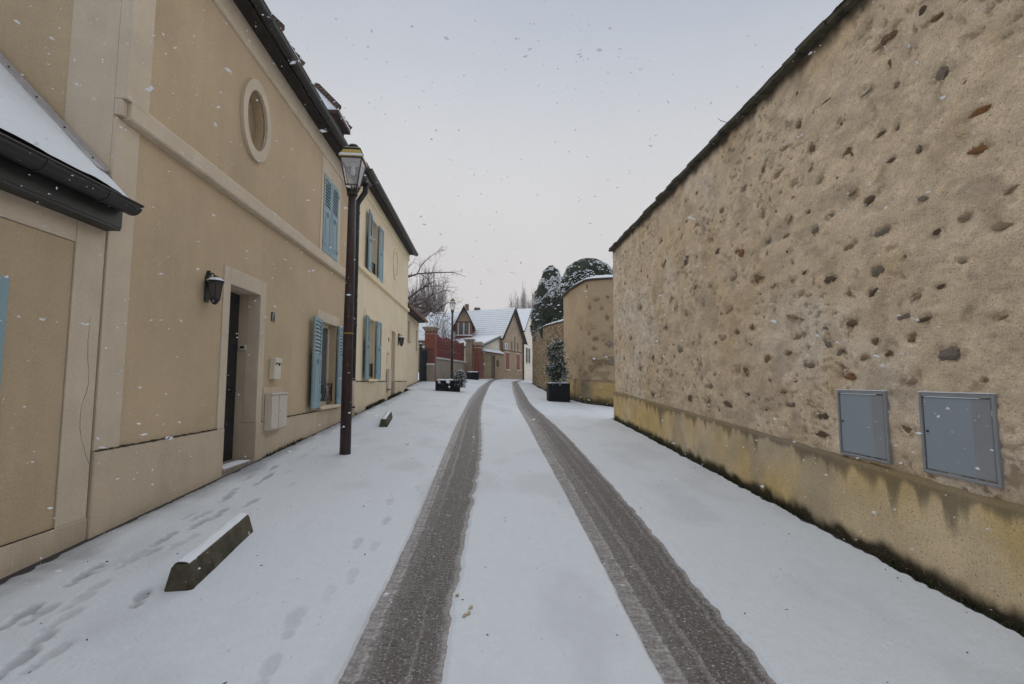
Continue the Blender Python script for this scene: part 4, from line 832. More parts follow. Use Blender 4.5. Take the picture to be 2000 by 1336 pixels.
# meter cabinets in the wall
def wall_cabinet(y0, y1, z0, z1, label):
    t = thing('wall_cabinet', label, 'cabinet', (float(RWX(y0)), y0, z0), -math.atan(.0386), 'grey meter cabinets in the stone wall')
    L = y1 - y0; H = z1 - z0
    def B(nm, mtl, x0, x1, a, b, c_, d, bev=.003, par=None): mb = MB(); mb.box(x0, x1, a, b, c_, d, bev); return part(nm, mb, mtl, par or t, local=True)
    mb = MB()
    for a, b, c_, d in ((-.0, .022, 0, H), (L - .022, L, 0, H), (.022, L - .022, 0, .022), (.022, L - .022, H - .026, H)): mb.box(-.030, .05, a, b, c_, d, .003)
    part('frame', mb, 'frame', t, local=True)
    B('back', 'dark', .0, .05, .0, L, 0, H)
    mb = MB(); mb.box(-.022, -.006, .03, L - .03, .03, H - .034, .004); dr = part('cabinet_door', mb, 'greybox', t, local=True)
    mb = MB(); mb.lathe([(.009, -.006), (.009, .006)], (-.023, L - .055, H * .52), 10); part('lock', mb, 'dark', dr, local=True)
    mb = MB(); mb.box(-.0235, -.0215, .035, .16, .035, H - .04); part('weathered_strip', mb, 'frame', dr, local=True)
    mb = MB(); mb.box(-.034, .0, .0, L, H + .0005, H + .007, .003); part('snow', mb, 'snow', t, local=True)
    mb = MB(); mb.box(-.029, -.018, .1, L - .05, H - .0335, H - .0265, .002); part('frost', mb, 'snow', dr, local=True)
    return t
wall_cabinet(3.74, 4.31, .93, 1.515, 'smaller grey blue metal meter cabinet low in the tall stone wall')
wall_cabinet(2.87, 3.43, .93, 1.515, 'wider grey blue metal meter cabinet in the tall stone wall')
# dead stalks on the wall top
t = thing('dry_stalk', 'thin dry stalks growing from the coping of the tall wall', 'plant', (3.4, 6.0, 5.1))
mb = MB()
for pts in (((1430, 246), (1416, 238), (1408, 236), (1402, 231)), ((1422, 253), (1420, 249), (1419, 246)), ((1415, 260), (1409, 258), (1408, 253))):
    q = []
    for a, b in pts: y_ = Rp(1425, 255)[0]; d = ray(a, b); q.append(_O + d * (y_ / d.y))
    q = [Vector((q[0].x + .12, q[0].y, q[0].z - .08))] + q; mb.tube(q, [.004] * (len(q) - 1) + [.002], 5)
part('stem', mb, 'bark', t)

# ================================================================== FURTHER WALLS ON THE RIGHT
def poly_wall(name, label, line, z_top, thick, mtl, base_h=0, base_mtl=None, seed=0, nz=130):
    """wall along a polyline (street face first), z_top(i) heights"""
    t = thing(name, label, 'wall', (line[0][0], line[0][1], 0))
    pts = [Vector((x, y, 0)) for x, y in line]; d = [0]
    for a, b in zip(pts, pts[1:]): d.append(d[-1] + (b - a).length)
    n = int(d[-1] / .04); u = np.linspace(0, d[-1], n); xs = np.interp(u, d, [p.x for p in pts]); ys_ = np.interp(u, d, [p.y for p in pts])
    k = np.ones(9) / 9; xs = np.convolve(np.pad(xs, 4, 'edge'), k, 'valid'); ys_ = np.convolve(np.pad(ys_, 4, 'edge'), k, 'valid')
    tx, ty = np.gradient(xs), np.gradient(ys_); ln = np.hypot(tx, ty); nx, ny = -ty / ln, tx / ln      # left of travel = street side
    zt_ = np.interp(u, d, z_top); zb_ = G(xs, ys_) - .3
    V = np.linspace(0, 1, nz); U = np.repeat(u[:, None], nz, 1); Z = zb_[:, None] + (zt_ - zb_)[:, None] * V[None]
    return t, u, xs, ys_, nx, ny, zt_, zb_, U, Z
t, u, xs, ysx, nx, ny, zt_, zb_, U, Z = poly_wall('buttress_wall', 'curved tan rendered wall with exposed stones and snowy top behind the tall wall', [(5.3, 17.3), (4.78, 17.62), (4.35, 17.9), (3.93, 18.2), (3.80, 19.0), (3.64, 20.2), (3.60, 22.1)], [5.42, 5.45, 5.48, 5.5, 5.52, 5.52, 5.5], .45, 'wall')
gl = zb_ + .3; ledge = gl + .92
dsp = .03 * (fbm(U * 1.5, Z * 1.5, 151, 4) - .5) + .02 * (fbm(U * 6, Z * 6, 153, 3) - .5)
inb = 1 - sst(-.02, .02, Z - ledge[:, None]); dsp += .05 * inb
STN2 = []
for px, py, w, h in ((1170, 705, 40, 18), (1190, 705, 22, 24), (1155, 720, 20, 16), (1178, 745, 24, 10), (1180, 700, 30, 10), (1190, 672, 20, 16), (1162, 662, 14, 10), (1174, 602, 10, 8), (1150, 600, 8, 10), (1178, 660, 12, 12), (1160, 680, 14, 8), (1150, 650, 10, 10), (1165, 585, 12, 8), (1185, 620, 10, 12), (1146, 560, 6, 10), (1186, 580, 8, 6), (1140, 690, 8, 10), (1135, 640, 6, 10), (1160, 640, 14, 6), (1196, 640, 8, 8), (1152, 700, 10, 8)):
    # stones lie on the face found along the pixel's ray
    best = None
    for i in range(len(xs)):
        dd = ray(px, py); tt_ = ysx[i] / dd.y; p = _O + dd * tt_
        if best is None or abs(p.x - xs[i]) < best[0]: best = (abs(p.x - xs[i]), i, p.z)
    STN2.append((u[best[1]], best[2], w / F * 18 / 2, h / F * 18 / 2, best[1]))
pit = np.zeros_like(U)
for a, b, c_, d, i in STN2:
    q = ((U - a) / (c_ * 1.4)) ** 2 + ((Z - b) / (d * 1.5)) ** 2; pit = np.maximum(pit, 1 - sst(.6, 1.2, np.sqrt(q)))
expo = sst(.54, .62, fbm(U * 3, Z * 5, 155, 5)) * sst(.2, 1.2, (ledge[:, None] + 1.6 - Z))
dsp -= .012 * pit + .02 * expo; dsp += .02 * (fbm(U * 14, Z * 16, 154, 3) - .5)
c = np.array([.50, .385, .25]) + np.zeros(U.shape + (3,)); kk = sst(.4, .7, fbm(U * 1.2, Z * 1.5, 157, 4))[..., None]; c = c * (1 - kk * .5) + np.array([.38, .28, .17]) * kk * .5
kk = (.35 * pit * sst(.4, .6, fbm(U * 20, Z * 20, 156, 2)) + .45 * expo)[..., None]; c = c * (1 - kk) + np.array([.20, .145, .092]) * kk
kk = inb[..., None]; cb_ = np.array([.50, .36, .16]) * (1 - sst(.45, .6, fbm(U * 2.2, Z * .6, 159, 3)))[..., None] + np.array([.26, .22, .15]) * sst(.45, .6, fbm(U * 2.2, Z * .6, 159, 3))[..., None]; c = c * (1 - kk) + cb_ * kk
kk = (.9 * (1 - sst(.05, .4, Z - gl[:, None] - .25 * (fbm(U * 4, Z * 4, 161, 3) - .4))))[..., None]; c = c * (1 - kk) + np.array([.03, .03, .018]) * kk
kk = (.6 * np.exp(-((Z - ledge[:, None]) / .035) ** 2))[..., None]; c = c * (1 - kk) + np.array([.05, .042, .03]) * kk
gridmesh('render_face', np.stack([xs[:, None] + nx[:, None] * dsp, ysx[:, None] + ny[:, None] * dsp, Z], -1), c, M['wall'], parent=t)
for a, b, c_, d, i in STN2:
    rzv = math.atan2(ny[i], nx[i]); inst('stone', random.choice([m_ for k_, m_ in enumerate(STM) if k_ % 7 in (0, 2, 3, 6)]), t, Matrix.Translation((xs[i], ysx[i], b)) @ Matrix.Rotation(rzv, 4, 'Z') @ Matrix.Translation((.002, 0, 0)) @ Matrix.Diagonal((.028, c_ * .9, d * .9, 1)))
def wall_top(t, xs, ysx, nx, ny, zt_, th, over=.10, snow=.07):
    mb = MB(); n = len(xs)
    for i in range(0, n - 1, 1):
        a = [(xs[j] + nx[j] * o_, ysx[j] + ny[j] * o_, zt_[j] + z) for j in (i, i + 1) for o_, z in ((over, .0), (over, .04), (-th, .22), (-th - .05, -.1))]
        mb.add(a, [(0, 4, 5, 1), (1, 5, 6, 2), (2, 6, 7, 3), (0, 3, 7, 4)])
    part('coping', mb, 'tile', t)
    T = np.linspace(0, 1, 8)[None]; o_ = over + .02 + (-th - over - .02) * T; z = .03 + .19 * T + snow * np.minimum(1, T * 6 + .25) + .03 * (fbm(xs[:, None] * 3 + T, ysx[:, None] * 3, 163, 2) - .5)
    gridmesh('coping_snow', np.stack([xs[:, None] + nx[:, None] * o_, ysx[:, None] + ny[:, None] * o_, zt_[:, None] + z], -1), np.ones((len(xs), 8, 3)) * SNOWC, M['snowfield'], parent=t)
    mb = MB()
    for i in range(n - 1): mb.poly([(xs[j] - nx[j] * th, ysx[j] - ny[j] * th, z) for j, z in ((i, zb_[0] if False else 0), (i + 1, 0), (i + 1, zt_[i + 1] + .2), (i, zt_[i] + .2))])
    for i in (0, n - 1): mb.poly([(xs[i], ysx[i], 0), (xs[i] - nx[i] * th, ysx[i] - ny[i] * th, 0), (xs[i] - nx[i] * th, ysx[i] - ny[i] * th, zt_[i] + .1), (xs[i], ysx[i], zt_[i])])
    part('rear_face', mb, 'rubble', t)
wall_top(t, xs, ysx, nx, ny, zt_, .55)
t, u, xs, ysx, nx, ny, zt_, zb_, U, Z = poly_wall('garden_wall', 'dark brown rubble wall with snowy top below the clipped evergreens', [(3.85, 22.12), (3.5, 24), (3.33, 25.9), (3.32, 30), (3.5, 36.3)], [4.42, 4.5, 4.6, 4.85, 5.2], .45, 'rubble3')
dsp = .05 * (fbm(U * 2, Z * 2.4, 171, 4) - .5) + .05 * (fbm(U * 7, Z * 9, 173, 3) - .5)
gridmesh('rubble_face', np.stack([xs[:, None] + nx[:, None] * dsp, ysx[:, None] + ny[:, None] * dsp, Z], -1), None, M['rubble3'], parent=t); wall_top(t, xs, ysx, nx, ny, zt_, .45, .06, .05)

# ================================================================== STREET LAMPS
def street_lamp(x, y, label):
    z = float(G(x, y)) + .015
    t = thing('street_lamp', label, 'street lamp', (x, y, z), math.radians(3), 'old style lantern lamp posts')
    L = lambda nm, mb, m_, sm=False, par=None: part(nm, mb, m_, par or t, local=True, smooth=sm)
    mb = MB(); mb.tube([(0, 0, -.1), (0, 0, .9), (-.005, 0, 2.0), (0, .005, 3.2), (0, 0, 4.26)], [.086, .084, .077, .070, .062], 18); L('post', mb, 'post', True)
    mb = MB(); mb.lathe([(.079, 1.91), (.081, 1.913), (.081, 1.928), (.079, 1.931)], (-.004, 0, 0), 18); L('tape', mb, 'yellow')
    mb = MB(); mb.lathe([(.062, 4.2), (.085, 4.215), (.09, 4.24), (.07, 4.27), (.075, 4.30), (.03, 4.34)], (0, 0, 0), 16)
    for k in range(12): a = k * math.pi / 6; mb.tube([(.07 * math.cos(a), .07 * math.sin(a), 4.25), (.095 * math.cos(a), .095 * math.sin(a), 4.33), (.09 * math.cos(a), .09 * math.sin(a), 4.36)], [.012, .008, .003], 4)
    L('crown', mb, 'iron')
    zb, ze = 4.37, 4.80; rb, re = .092, .172
    cb_ = [(sx_ * rb, sy * rb, zb) for sx_, sy in ((-1, -1), (1, -1), (1, 1), (-1, 1))]; ct = [(sx_ * re, sy * re, ze) for sx_, sy in ((-1, -1), (1, -1), (1, 1), (-1, 1))]
    mb = MB()
    for k in range(4):
        j = (k + 1) % 4; mb.tube([cb_[k], ct[k]], .011, 5); mb.tube([cb_[k], cb_[j]], .011, 5); mb.tube([ct[k], ct[j]], .016, 5)
        mb.tube([cb_[k], Vector(cb_[k]) * .85 + Vector((0, 0, zb * .15 - .05)), (cb_[k][0] * .35, cb_[k][1] * .35, 4.27)], .011, 5)
    L('lantern_frame', mb, 'post')
    for k in range(4):
        j = (k + 1) % 4; q = [Vector(v) for v in (cb_[k], cb_[j], ct[j], ct[k])]; c0 = sum(q, Vector()) / 4
        mb = MB(); mb.poly([c0 + (v - c0) * .95 for v in q]); L('pane', mb, 'lampglass')
    mb = MB(); rt_ = .125; zr = ze + .165
    def sq(r, zz): return [(-r, -r, zz), (r, -r, zz), (r, r, zz), (-r, r, zz)]
    v = sq(.19, ze + .0) + sq(.19, ze + .022) + sq(rt_, zr); mb.add(v, [(0, 3, 2, 1), (0, 1, 5, 4), (1, 2, 6, 5), (2, 3, 7, 6), (3, 0, 4, 7), (4, 5, 9, 8), (5, 6, 10, 9), (6, 7, 11, 10), (7, 4, 8, 11), (8, 9, 10, 11)]); L('lantern_roof', mb, 'brass')
    mb = MB(); mb.add([(a, b, c + d) for d in (-.02, .0) for a, b, c in sq(.16, ze)], [(0, 3, 2, 1), (4, 5, 6, 7), (0, 1, 5, 4), (1, 2, 6, 5), (2, 3, 7, 6), (3, 0, 4, 7)]); L('reflector', mb, 'signwhite')
    mb = MB(); mb.box(-.14, .14, -.14, .14, zr - .005, zr + .014, .004); mb.lathe([(.05, 0), (.045, .04), (.085, .05), (.09, .075), (.07, .10), (.02, .115)], (0, 0, zr + .01), 18); L('chimney_cap', mb, 'iron')
    mb = MB(); 
    for k, (a, b) in enumerate(((1, 0), (-1, 0), (0, 1), (0, -1))):
        w = lambda r, zz: [( (a * r if a else s_ * r), (b * r if b else s_ * r), zz) for s_ in (-1, 1)]
        p0, p1, p2 = w(.192, ze + .018), w(.188, ze + .038), w(.172, ze + .066); mb.add(p0 + p1 + p2, [(0, 1, 3, 2), (2, 3, 5, 4)])
    mb.box(-.128, .128, -.128, .128, zr + .013, zr + .026, .006); L('snow', mb, 'snow')
    mb = MB(); mb.lathe([(.02, 0), (.045, -.03), (.05, -.05), (.03, -.07), (.03, -.10), (.04, -.15), (.035, -.2), (.01, -.22)], (0, 0, ze - .02), 14); L('bulb', mb, 'signwhite', True)
    return t
lp = Gp(674, 889); street_lamp(lp.x, lp.y, 'maroon lamp post with square glass lantern standing before the tan house')
street_lamp(-2.12, 29.6, 'maroon lamp post with square lantern before the red fence')

# ================================================================== CONCRETE WHEEL STOPS
def wheel_stop(p0, p1, label):
    a, b = Vector((p0.x, p0.y, 0)), Vector((p1.x, p1.y, 0)); d = b - a; L = d.length; z = float(G(a.x, a.y)); sl_ = (float(G(b.x, b.y)) - z) / L
    t = thing('wheel_stop', label, 'parking block', (a.x, a.y, z), math.atan2(d.y, d.x), 'concrete parking blocks')
    bm = bmesh.new(); bw, tw, h = .102, .060, .178; e1 = .05
    vv = [bm.verts.new(v) for v in ((0, -bw, -.05), (0, bw, -.05), (L, bw, -.05), (L, -bw, -.05), (e1, -tw, h), (e1, tw, h), (L - e1, tw, h), (L - e1, -tw, h))]
    for f in ((0, 3, 2, 1), (4, 5, 6, 7), (0, 1, 5, 4), (1, 2, 6, 5), (2, 3, 7, 6), (3, 0, 4, 7)): bm.faces.new([vv[i] for i in f])
    bmesh.ops.bevel(bm, geom=bm.edges[:], offset=.022, segments=3, affect='EDGES', profile=.5)
    bmesh.ops.subdivide_edges(bm, edges=[e_ for e_ in bm.edges if e_.calc_length() > .3], cuts=14)
    for v in bm.verts:
        v.co.z += sl_ * v.co.x; v.co += Vector((0, 1, .6)) * .006 * (random.random() - .5)
    bmesh.ops.triangulate(bm, faces=[f for f in bm.faces if len(f.verts) > 4])
    bm.verts.index_update(); mb = MB(); mb.v = [tuple(v.co) for v in bm.verts]; mb.f = [tuple(v.index for v in f.verts) for f in bm.faces]; bm.free()
    part('block', mb, 'concrete', t, local=True)
    n, m_ = 30, 9; uu, vv2 = np.meshgrid(np.linspace(e1 + .012, L - e1 - .012, n), np.linspace(-1, 1, m_), indexing='ij')
    zz = h - .012 + sl_ * uu + .027 * (1 - vv2 ** 4) * (1 - .8 * np.abs(uu / L * 2 - 1) ** 14) * (.8 + .5 * fbm(uu * 6, vv2 * 2, 5, 2)); ww = vv2 * (tw - .008) + .008 * (fbm(uu * 9, vv2, 6, 2) - .5)
    me_b = MB(); idx = np.arange(n * m_).reshape(n, m_)
    me_b.add(np.stack([uu, ww, zz], -1).reshape(-1, 3).tolist(), np.stack([idx[:-1, :-1], idx[1:, :-1], idx[1:, 1:], idx[:-1, 1:]], -1).reshape(-1, 4).tolist()); part('snow', me_b, 'snow', t, local=True, smooth=True)
wheel_stop(Vector((-2.045, 3.40, 0)), Vector((-2.16, 4.52, 0)), 'large mossy concrete parking block capped with snow beside the footprints')
k3, k4 = Gp(750, 836), Gp(764, 820); wheel_stop(Vector((k3.x - .02, k3.y, 0)), Vector((k4.x - .10, k4.y + .25, 0)), 'concrete parking block capped with snow beyond the lamp post')

# ================================================================== PLANTS AND PLANTERS
def leaf_cloud(n, fpos, size, seed, up=0.):
    """n leaf quads; fpos(rng) -> (point, outward normal)"""
    r = random.Random(seed); mb = MB()
    for _ in range(n):
        p, nr_ = fpos(r); a = Vector((r.gauss(0, 1), r.gauss(0, 1), r.gauss(0, 1))).normalized(); nn = (nr_ + a * .8 + Vector((0, 0, up))).normalized()
        t1 = nn.cross(Vector((r.gauss(0, 1), r.gauss(0, 1), r.gauss(0, 1)))).normalized(); t2 = nn.cross(t1); s = size * r.uniform(.6, 1.4)
        mb.add([p - t1 * s, p + t2 * s * .5, p + t1 * s, p - t2 * s * .5], [(0, 1, 2, 3)])
    return mb
def clipped_tree(name, label, base, prof, seed, nl=9000, lsize=.06, snow_amt=.4, sq=1.0):
    """clipped evergreen: prof = [(z, radius)] above the base point"""
    t = thing(name, label, 'tree', base, group='clipped evergreens behind the garden wall'); b = Vector(base); zs = [p[0] for p in prof]; rs = [p[1] for p in prof]
    mb = MB(); mb.tube([b, b + Vector((0, 0, zs[0] + .5))], [.18, .12], 8); part('trunk', mb, 'bark', t)
    wob = lambda a, z: 1 + .34 * (float(fbm(np.array(abs(a - math.pi) * 1.9 + 9), np.array(z * 1.6), seed, 4)) - .5)
    def surf(r, k=(.9, 1.04)):
        while True:
            z = r.uniform(zs[0], zs[-1]); R = float(np.interp(z, zs, rs))
            if r.random() < R / max(rs) + .12: break
        a = r.uniform(0, 2 * math.pi); dr_ = (float(np.interp(z + .1, zs, rs)) - float(np.interp(z - .1, zs, rs))) / .2
        q = R * wob(a, z) * r.uniform(*k); return b + Vector((q * math.cos(a), q * math.sin(a), z)), Vector((math.cos(a), math.sin(a), -dr_)).normalized()
    core = MB(); n = 20; pv = []
    for z in np.linspace(zs[0], zs[-1], 16):
        R = float(np.interp(z, zs, rs)) * .88
        for k in range(n): a = 2 * math.pi * k / n; pv.append(tuple(b + Vector((R * wob(a, z) * math.cos(a), R * wob(a, z) * math.sin(a), z))))
    core.add(pv, [(i * n + k, i * n + (k + 1) % n, (i + 1) * n + (k + 1) % n, (i + 1) * n + k) for i in range(15) for k in range(n)]); part('inner_crown', core, 'leaf', t)
    part('crown', leaf_cloud(nl, surf, lsize, seed), 'leaf', t)
    r = random.Random(seed + 5); mb = MB(); cnt = 0
    while cnt < nl * snow_amt:
        p, nr_ = surf(r, (.98, 1.05)); w = max(0, nr_.z) ** .8 + .10
        cl = float(fbm(np.array(p.x * 2.5 + p.y), np.array(p.z * 3), seed + 2, 3)); cnt += .35
        if r.random() > w or cl < .47: continue
        cnt += .65; s = lsize * r.uniform(.7, 1.3); t1 = Vector((1, .1, 0)); nn = (nr_ + Vector((0, 0, .8))).normalized(); t1 = nn.cross(Vector((r.gauss(0, 1), r.gauss(0, 1), .1))).normalized(); t2 = nn.cross(t1)
        q = p + nn * .025; mb.add([q - t1 * s, q - t2 * s * .7, q + t1 * s, q + t2 * s * .7, q + nn * s * .35], [(0, 1, 4), (1, 2, 4), (2, 3, 4), (3, 0, 4)])
    part('snow', mb, 'snow', t, kind='stuff')
    return t
clipped_tree('clipped_tree', 'tall tapering clipped evergreen dusted white with snow, beyond the other two', (4.55, 33.2, 1.4), [(3.0, 1.15), (4.0, 1.42), (5.0, 1.40), (6.2, 1.15), (7.2, .85), (8.0, .5), (8.35, .12)], 201, 11000, .06, .8)
clipped_tree('clipped_tree', 'low dark clipped evergreen overhanging the rubble wall', (4.25, 28.2, 1.2), [(2.6, .85), (3.4, 1.05), (4.6, 1.05), (5.4, .82), (5.85, .4), (5.95, .08)], 211, 7000, .055, .25)
clipped_tree('clipped_tree', 'big round headed clipped evergreen behind the curved wall', (5.45, 25.0, 1.0), [(2.0, 1.35), (3.6, 1.75), (5.0, 1.80), (6.0, 1.55), (6.7, 1.05), (7.05, .5), (7.15, .08)], 221, 15000, .06, .30)

def planter(x0, x1, y, w, h, label, rounded=.02, seed=0):
    cx = (x0 + x1) / 2; z = min(float(G(x0, y)), float(G(x1, y)), float(G(cx, y + w))); 
    t = thing('planter', label, 'planter', (cx, y + w / 2, z), group='black planters along the street'); zt = float(G(cx, y)) + h
    bm = bmesh.new(); bmesh.ops.create_cube(bm, size=1)
    for v in bm.verts: v.co = Vector((cx + v.co.x * (x1 - x0), y + w / 2 + v.co.y * w, (z - .03 + zt) / 2 + v.co.z * (zt - z + .03)))
    vert = [e_ for e_ in bm.edges if abs(e_.verts[0].co.z - e_.verts[1].co.z) > .1]; bmesh.ops.bevel(bm, geom=vert, offset=rounded, segments=3, affect='EDGES', profile=.5)
    top = [f for f in bm.faces if f.normal.z > .9]; r_ = bmesh.ops.inset_region(bm, faces=top, thickness=.035); bmesh.ops.translate(bm, verts=list({v for f in top for v in f.verts}), vec=(0, 0, -.06))
    bm.verts.index_update(); mb = MB(); mb.v = [tuple(v.co) for v in bm.verts]; mb.f = [tuple(v.index for v in f.verts) for f in bm.faces]; bm.free(); part('box', mb, 'planter', t)
    mb = MB(); mb.box(x0 + .04, x1 - .04, y + .04, y + w - .04, zt - .10, zt - .05); part('soil', mb, 'soil', t)
    n = 24; uu, vv2 = np.meshgrid(np.linspace(0, 1, n), np.linspace(0, 1, n), indexing='ij'); X = x0 + .015 + uu * (x1 - x0 - .03); Y = y + .015 + vv2 * (w - .03)
    ed = np.minimum(np.minimum(uu, 1 - uu) * (x1 - x0), np.minimum(vv2, 1 - vv2) * w); Z = zt + .002 + .045 * sst(0, .12, ed) + .05 * (fbm(X * 5, Y * 5, seed, 3) - .4) * sst(0, .15, ed)
    idx = np.arange(n * n).reshape(n, n); mb = MB(); mb.add(np.stack([X, Y, Z], -1).reshape(-1, 3).tolist(), np.stack([idx[:-1, :-1], idx[1:, :-1], idx[1:, 1:], idx[:-1, 1:]], -1).reshape(-1, 4).tolist()); part('snow', mb, 'snow', t, smooth=True)
    return t, zt
def shrub(label, c, prof, seed, nl, lsize, snow_n, group=None, name='shrub'):
    t = thing(name, label, 'shrub', c, group=group); b = Vector(c); zs = [p[0] for p in prof]; rs = [p[1] for p in prof]; r0 = random.Random(seed)
    mb = MB()
    for k in range(7):
        a = r0.uniform(0, 6.28); top = zs[-1] * r0.uniform(.6, .97); pts = [b + Vector((.04 * math.cos(a), .04 * math.sin(a), 0))]
        for i in range(1, 6): f = i / 5; R = float(np.interp(top * f, zs, rs)) * .5; a += r0.uniform(-.5, .5); pts.append(b + Vector((R * math.cos(a), R * math.sin(a), top * f)))
        mb.tube(pts, [.014 - .002 * i for i in range(6)], 5)
    part('stems', mb, 'bark', t)
    cl = [(r0.uniform(0, 6.28), r0.uniform(zs[0], zs[-1]), r0.uniform(.45, 1.0)) for _ in range(34)]
    def pos(r):
        a, z, k = r.choice(cl); R = float(np.interp(z, zs, rs)) * k; s = .085
        return b + Vector((R * math.cos(a) + r.gauss(0, s), R * math.sin(a) + r.gauss(0, s), max(.02, z + r.gauss(0, s)))), Vector((math.cos(a), math.sin(a), .3))
    part('foliage', leaf_cloud(nl, pos, lsize, seed, .3), 'leaf2', t)
    r = random.Random(seed + 3); mb = MB()
    for _ in range(snow_n):
        p, nn = pos(r); s = lsize * r.uniform(.6, 1.2); nn = Vector((r.gauss(0, .3), r.gauss(0, .3), 1)).normalized(); t1 = nn.cross(Vector((r.gauss(0, 1), r.gauss(0, 1), 0))).normalized(); t2 = nn.cross(t1); q = p + Vector((0, 0, lsize * .6))
        mb.add([q - t1 * s, q - t2 * s, q + t1 * s, q + t2 * s, q + nn * s * .5], [(0, 1, 4), (1, 2, 4), (2, 3, 4), (3, 0, 4)])
    part('snow', mb, 'snow', t, kind='stuff')
    return t
q = Gp(850, 764); q2 = Gp(899, 764); _, zt1 = planter(q.x, q2.x, q.y, .75, .50, 'wide black planter heaped with snow, a small shrub at its end', .02, 3)
shrub('small snowy shrub spilling over the end of the wide black planter', (q2.x + .0, q.y + .22, zt1 - .32), [(0, .10), (.2, .24), (.42, .30), (.62, .14)], 301, 1500, .035, 420)
planter(-1.33, -.52, 32.6, .6, .52, 'black planter with snow standing before the brick gate piers', .02, 5)
q = Gp(1072, 785); q2 = Gp(1110, 785); _, zt3 = planter(q.x, q2.x, q.y, .74, .74, 'square black planter holding a tall evergreen shrub by the curved wall', .06, 7)
shrub('tall narrow evergreen shrub dusted with snow in the square black planter', ((q.x + q2.x) / 2 - .05, q.y + .37, zt3 - .05), [(.12, .16), (.3, .38), (.7, .40), (1.0, .30), (1.35, .30), (1.66, .2), (1.72, .06)], 311, 4200, .042, 750)
# weeds at the feet of the walls
def weeds(label, line, n, seed, hmax, mtl='weed', name='weed_tufts'):
    r = random.Random(seed); mb = MB()
    for _ in range(n):
        k = r.random(); i = min(int(k * (len(line) - 1)), len(line) - 2); f = k * (len(line) - 1) - i; x = line[i][0] + (line[i + 1][0] - line[i][0]) * f + r.uniform(-.02, .05) * line[i][2]; y = line[i][1] + (line[i + 1][1] - line[i][1]) * f
        if float(fbm(np.array(y * 1.7), np.array(seed * 1.), seed, 3)) < .45: continue
        z = float(G(x, y)) - .01; h = hmax * r.uniform(.3, 1); a = r.uniform(0, 6.28); l = Vector((math.cos(a), math.sin(a), 0)) * h * r.uniform(.2, .8); w = Vector((-math.sin(a), math.cos(a), 0)) * .006
        p = Vector((x, y, z)); mb.add([p - w, p + w, p + l * .5 + Vector((0, 0, h * .7)) + w * .7, p + l + Vector((0, 0, h)), p + l * .5 + Vector((0, 0, h * .7)) - w * .7], [(0, 1, 2, 3, 4)])
    o_ = part(name, mb, mtl, label=label, cat='weeds', kind='stuff'); return o_
weeds('green weeds along the foot of the cream house', [(XL + .03, 12.6, 1), (XL + .03, 20.8, 1)], 2600, 5, .13)
weeds('dark weeds and moss along the foot of the tall stone wall', [(3.08 + .0, .5, -1), (3.06 + .0386 * 13.4, 13.4, -1)], 1500, 8, .07)
weeds('dark weeds along the foot of the curved wall', [(4.7, 17.45, -1), (3.8, 18.5, -1), (3.5, 20.2, -1), (3.5, 22, -1), (3.2, 25.8, -1), (3.2, 30, -1)], 1500, 9, .16)
weeds('dark weeds along the foot of the tan house', [(XL + .035, 7.6, 1), (XL + .035, 12.2, 1)], 500, 12, .06)
# fallen leaves beside the tyre track
for k, (px, py) in enumerate(((907, 1211), (915, 1206), (919, 1195), (893, 1170))):
    p = Gp(px, py); mb = MB(); a = random.uniform(0, 6.28); l, w = Vector((math.cos(a), math.sin(a), 0)) * .017, Vector((-math.sin(a), math.cos(a), 0)) * .009; z = Vector((0, 0, .024)); u_ = Vector((0, 0, .006))
    mb.add([p - l + z, p - l * .4 - w + z, p + l * .5 - w * .8 + z + u_, p + l + z + u_, p + l * .5 + w + z + u_ * 2, p - l * .4 + w * .9 + z + u_], [(0, 1, 2, 3, 4, 5)]); mb.add([p - l + z - u_, p - l * .4 - w + z - u_, p + l * .5 - w * .8 + z, p + l + z, p + l * .5 + w + z + u_, p - l * .4 + w * .9 + z], [(5, 4, 3, 2, 1, 0)])
    part('fallen_leaf', mb, M.setdefault('deadleaf', mat('dead_leaf', (.5, .44, .29), .8, .3, 30)), label='small tan dead leaf lying on the snow beside the left tyre track', cat='leaf', group='dead leaves on the snow')

r = random.Random(61); mb = MB()
for _ in range(260):
    y = 2.2 + 24 * r.random() ** 1.6; x = r.uniform(float(left_edge(y)) + .1, float(right_edge(y)) - .1)
    if float(TLL(y)) - .05 < x < float(TLR(y)) + .05 or float(TRL(y)) - .05 < x < float(TRR(y)) + .05: continue
    a = r.uniform(0, 6.28); l = r.uniform(.003, .013); p = Vector((x, y, float(G(x, y)) + .022)); d = Vector((math.cos(a), math.sin(a), 0)) * l; w = Vector((-math.sin(a), math.cos(a), 0)) * l * r.uniform(.2, .5); u_ = Vector((0, 0, r.uniform(.003, .007)))
    mb.add([p - d, p - w, p + d, p + w, p + u_, p - u_], [(0, 1, 4), (1, 2, 4), (2, 3, 4), (3, 0, 4), (1, 0, 5), (2, 1, 5), (3, 2, 5), (0, 3, 5)])
part('grit', mb, 'bark', kind='stuff', label='specks of dark grit and bark scattered on the snow', cat='grit')
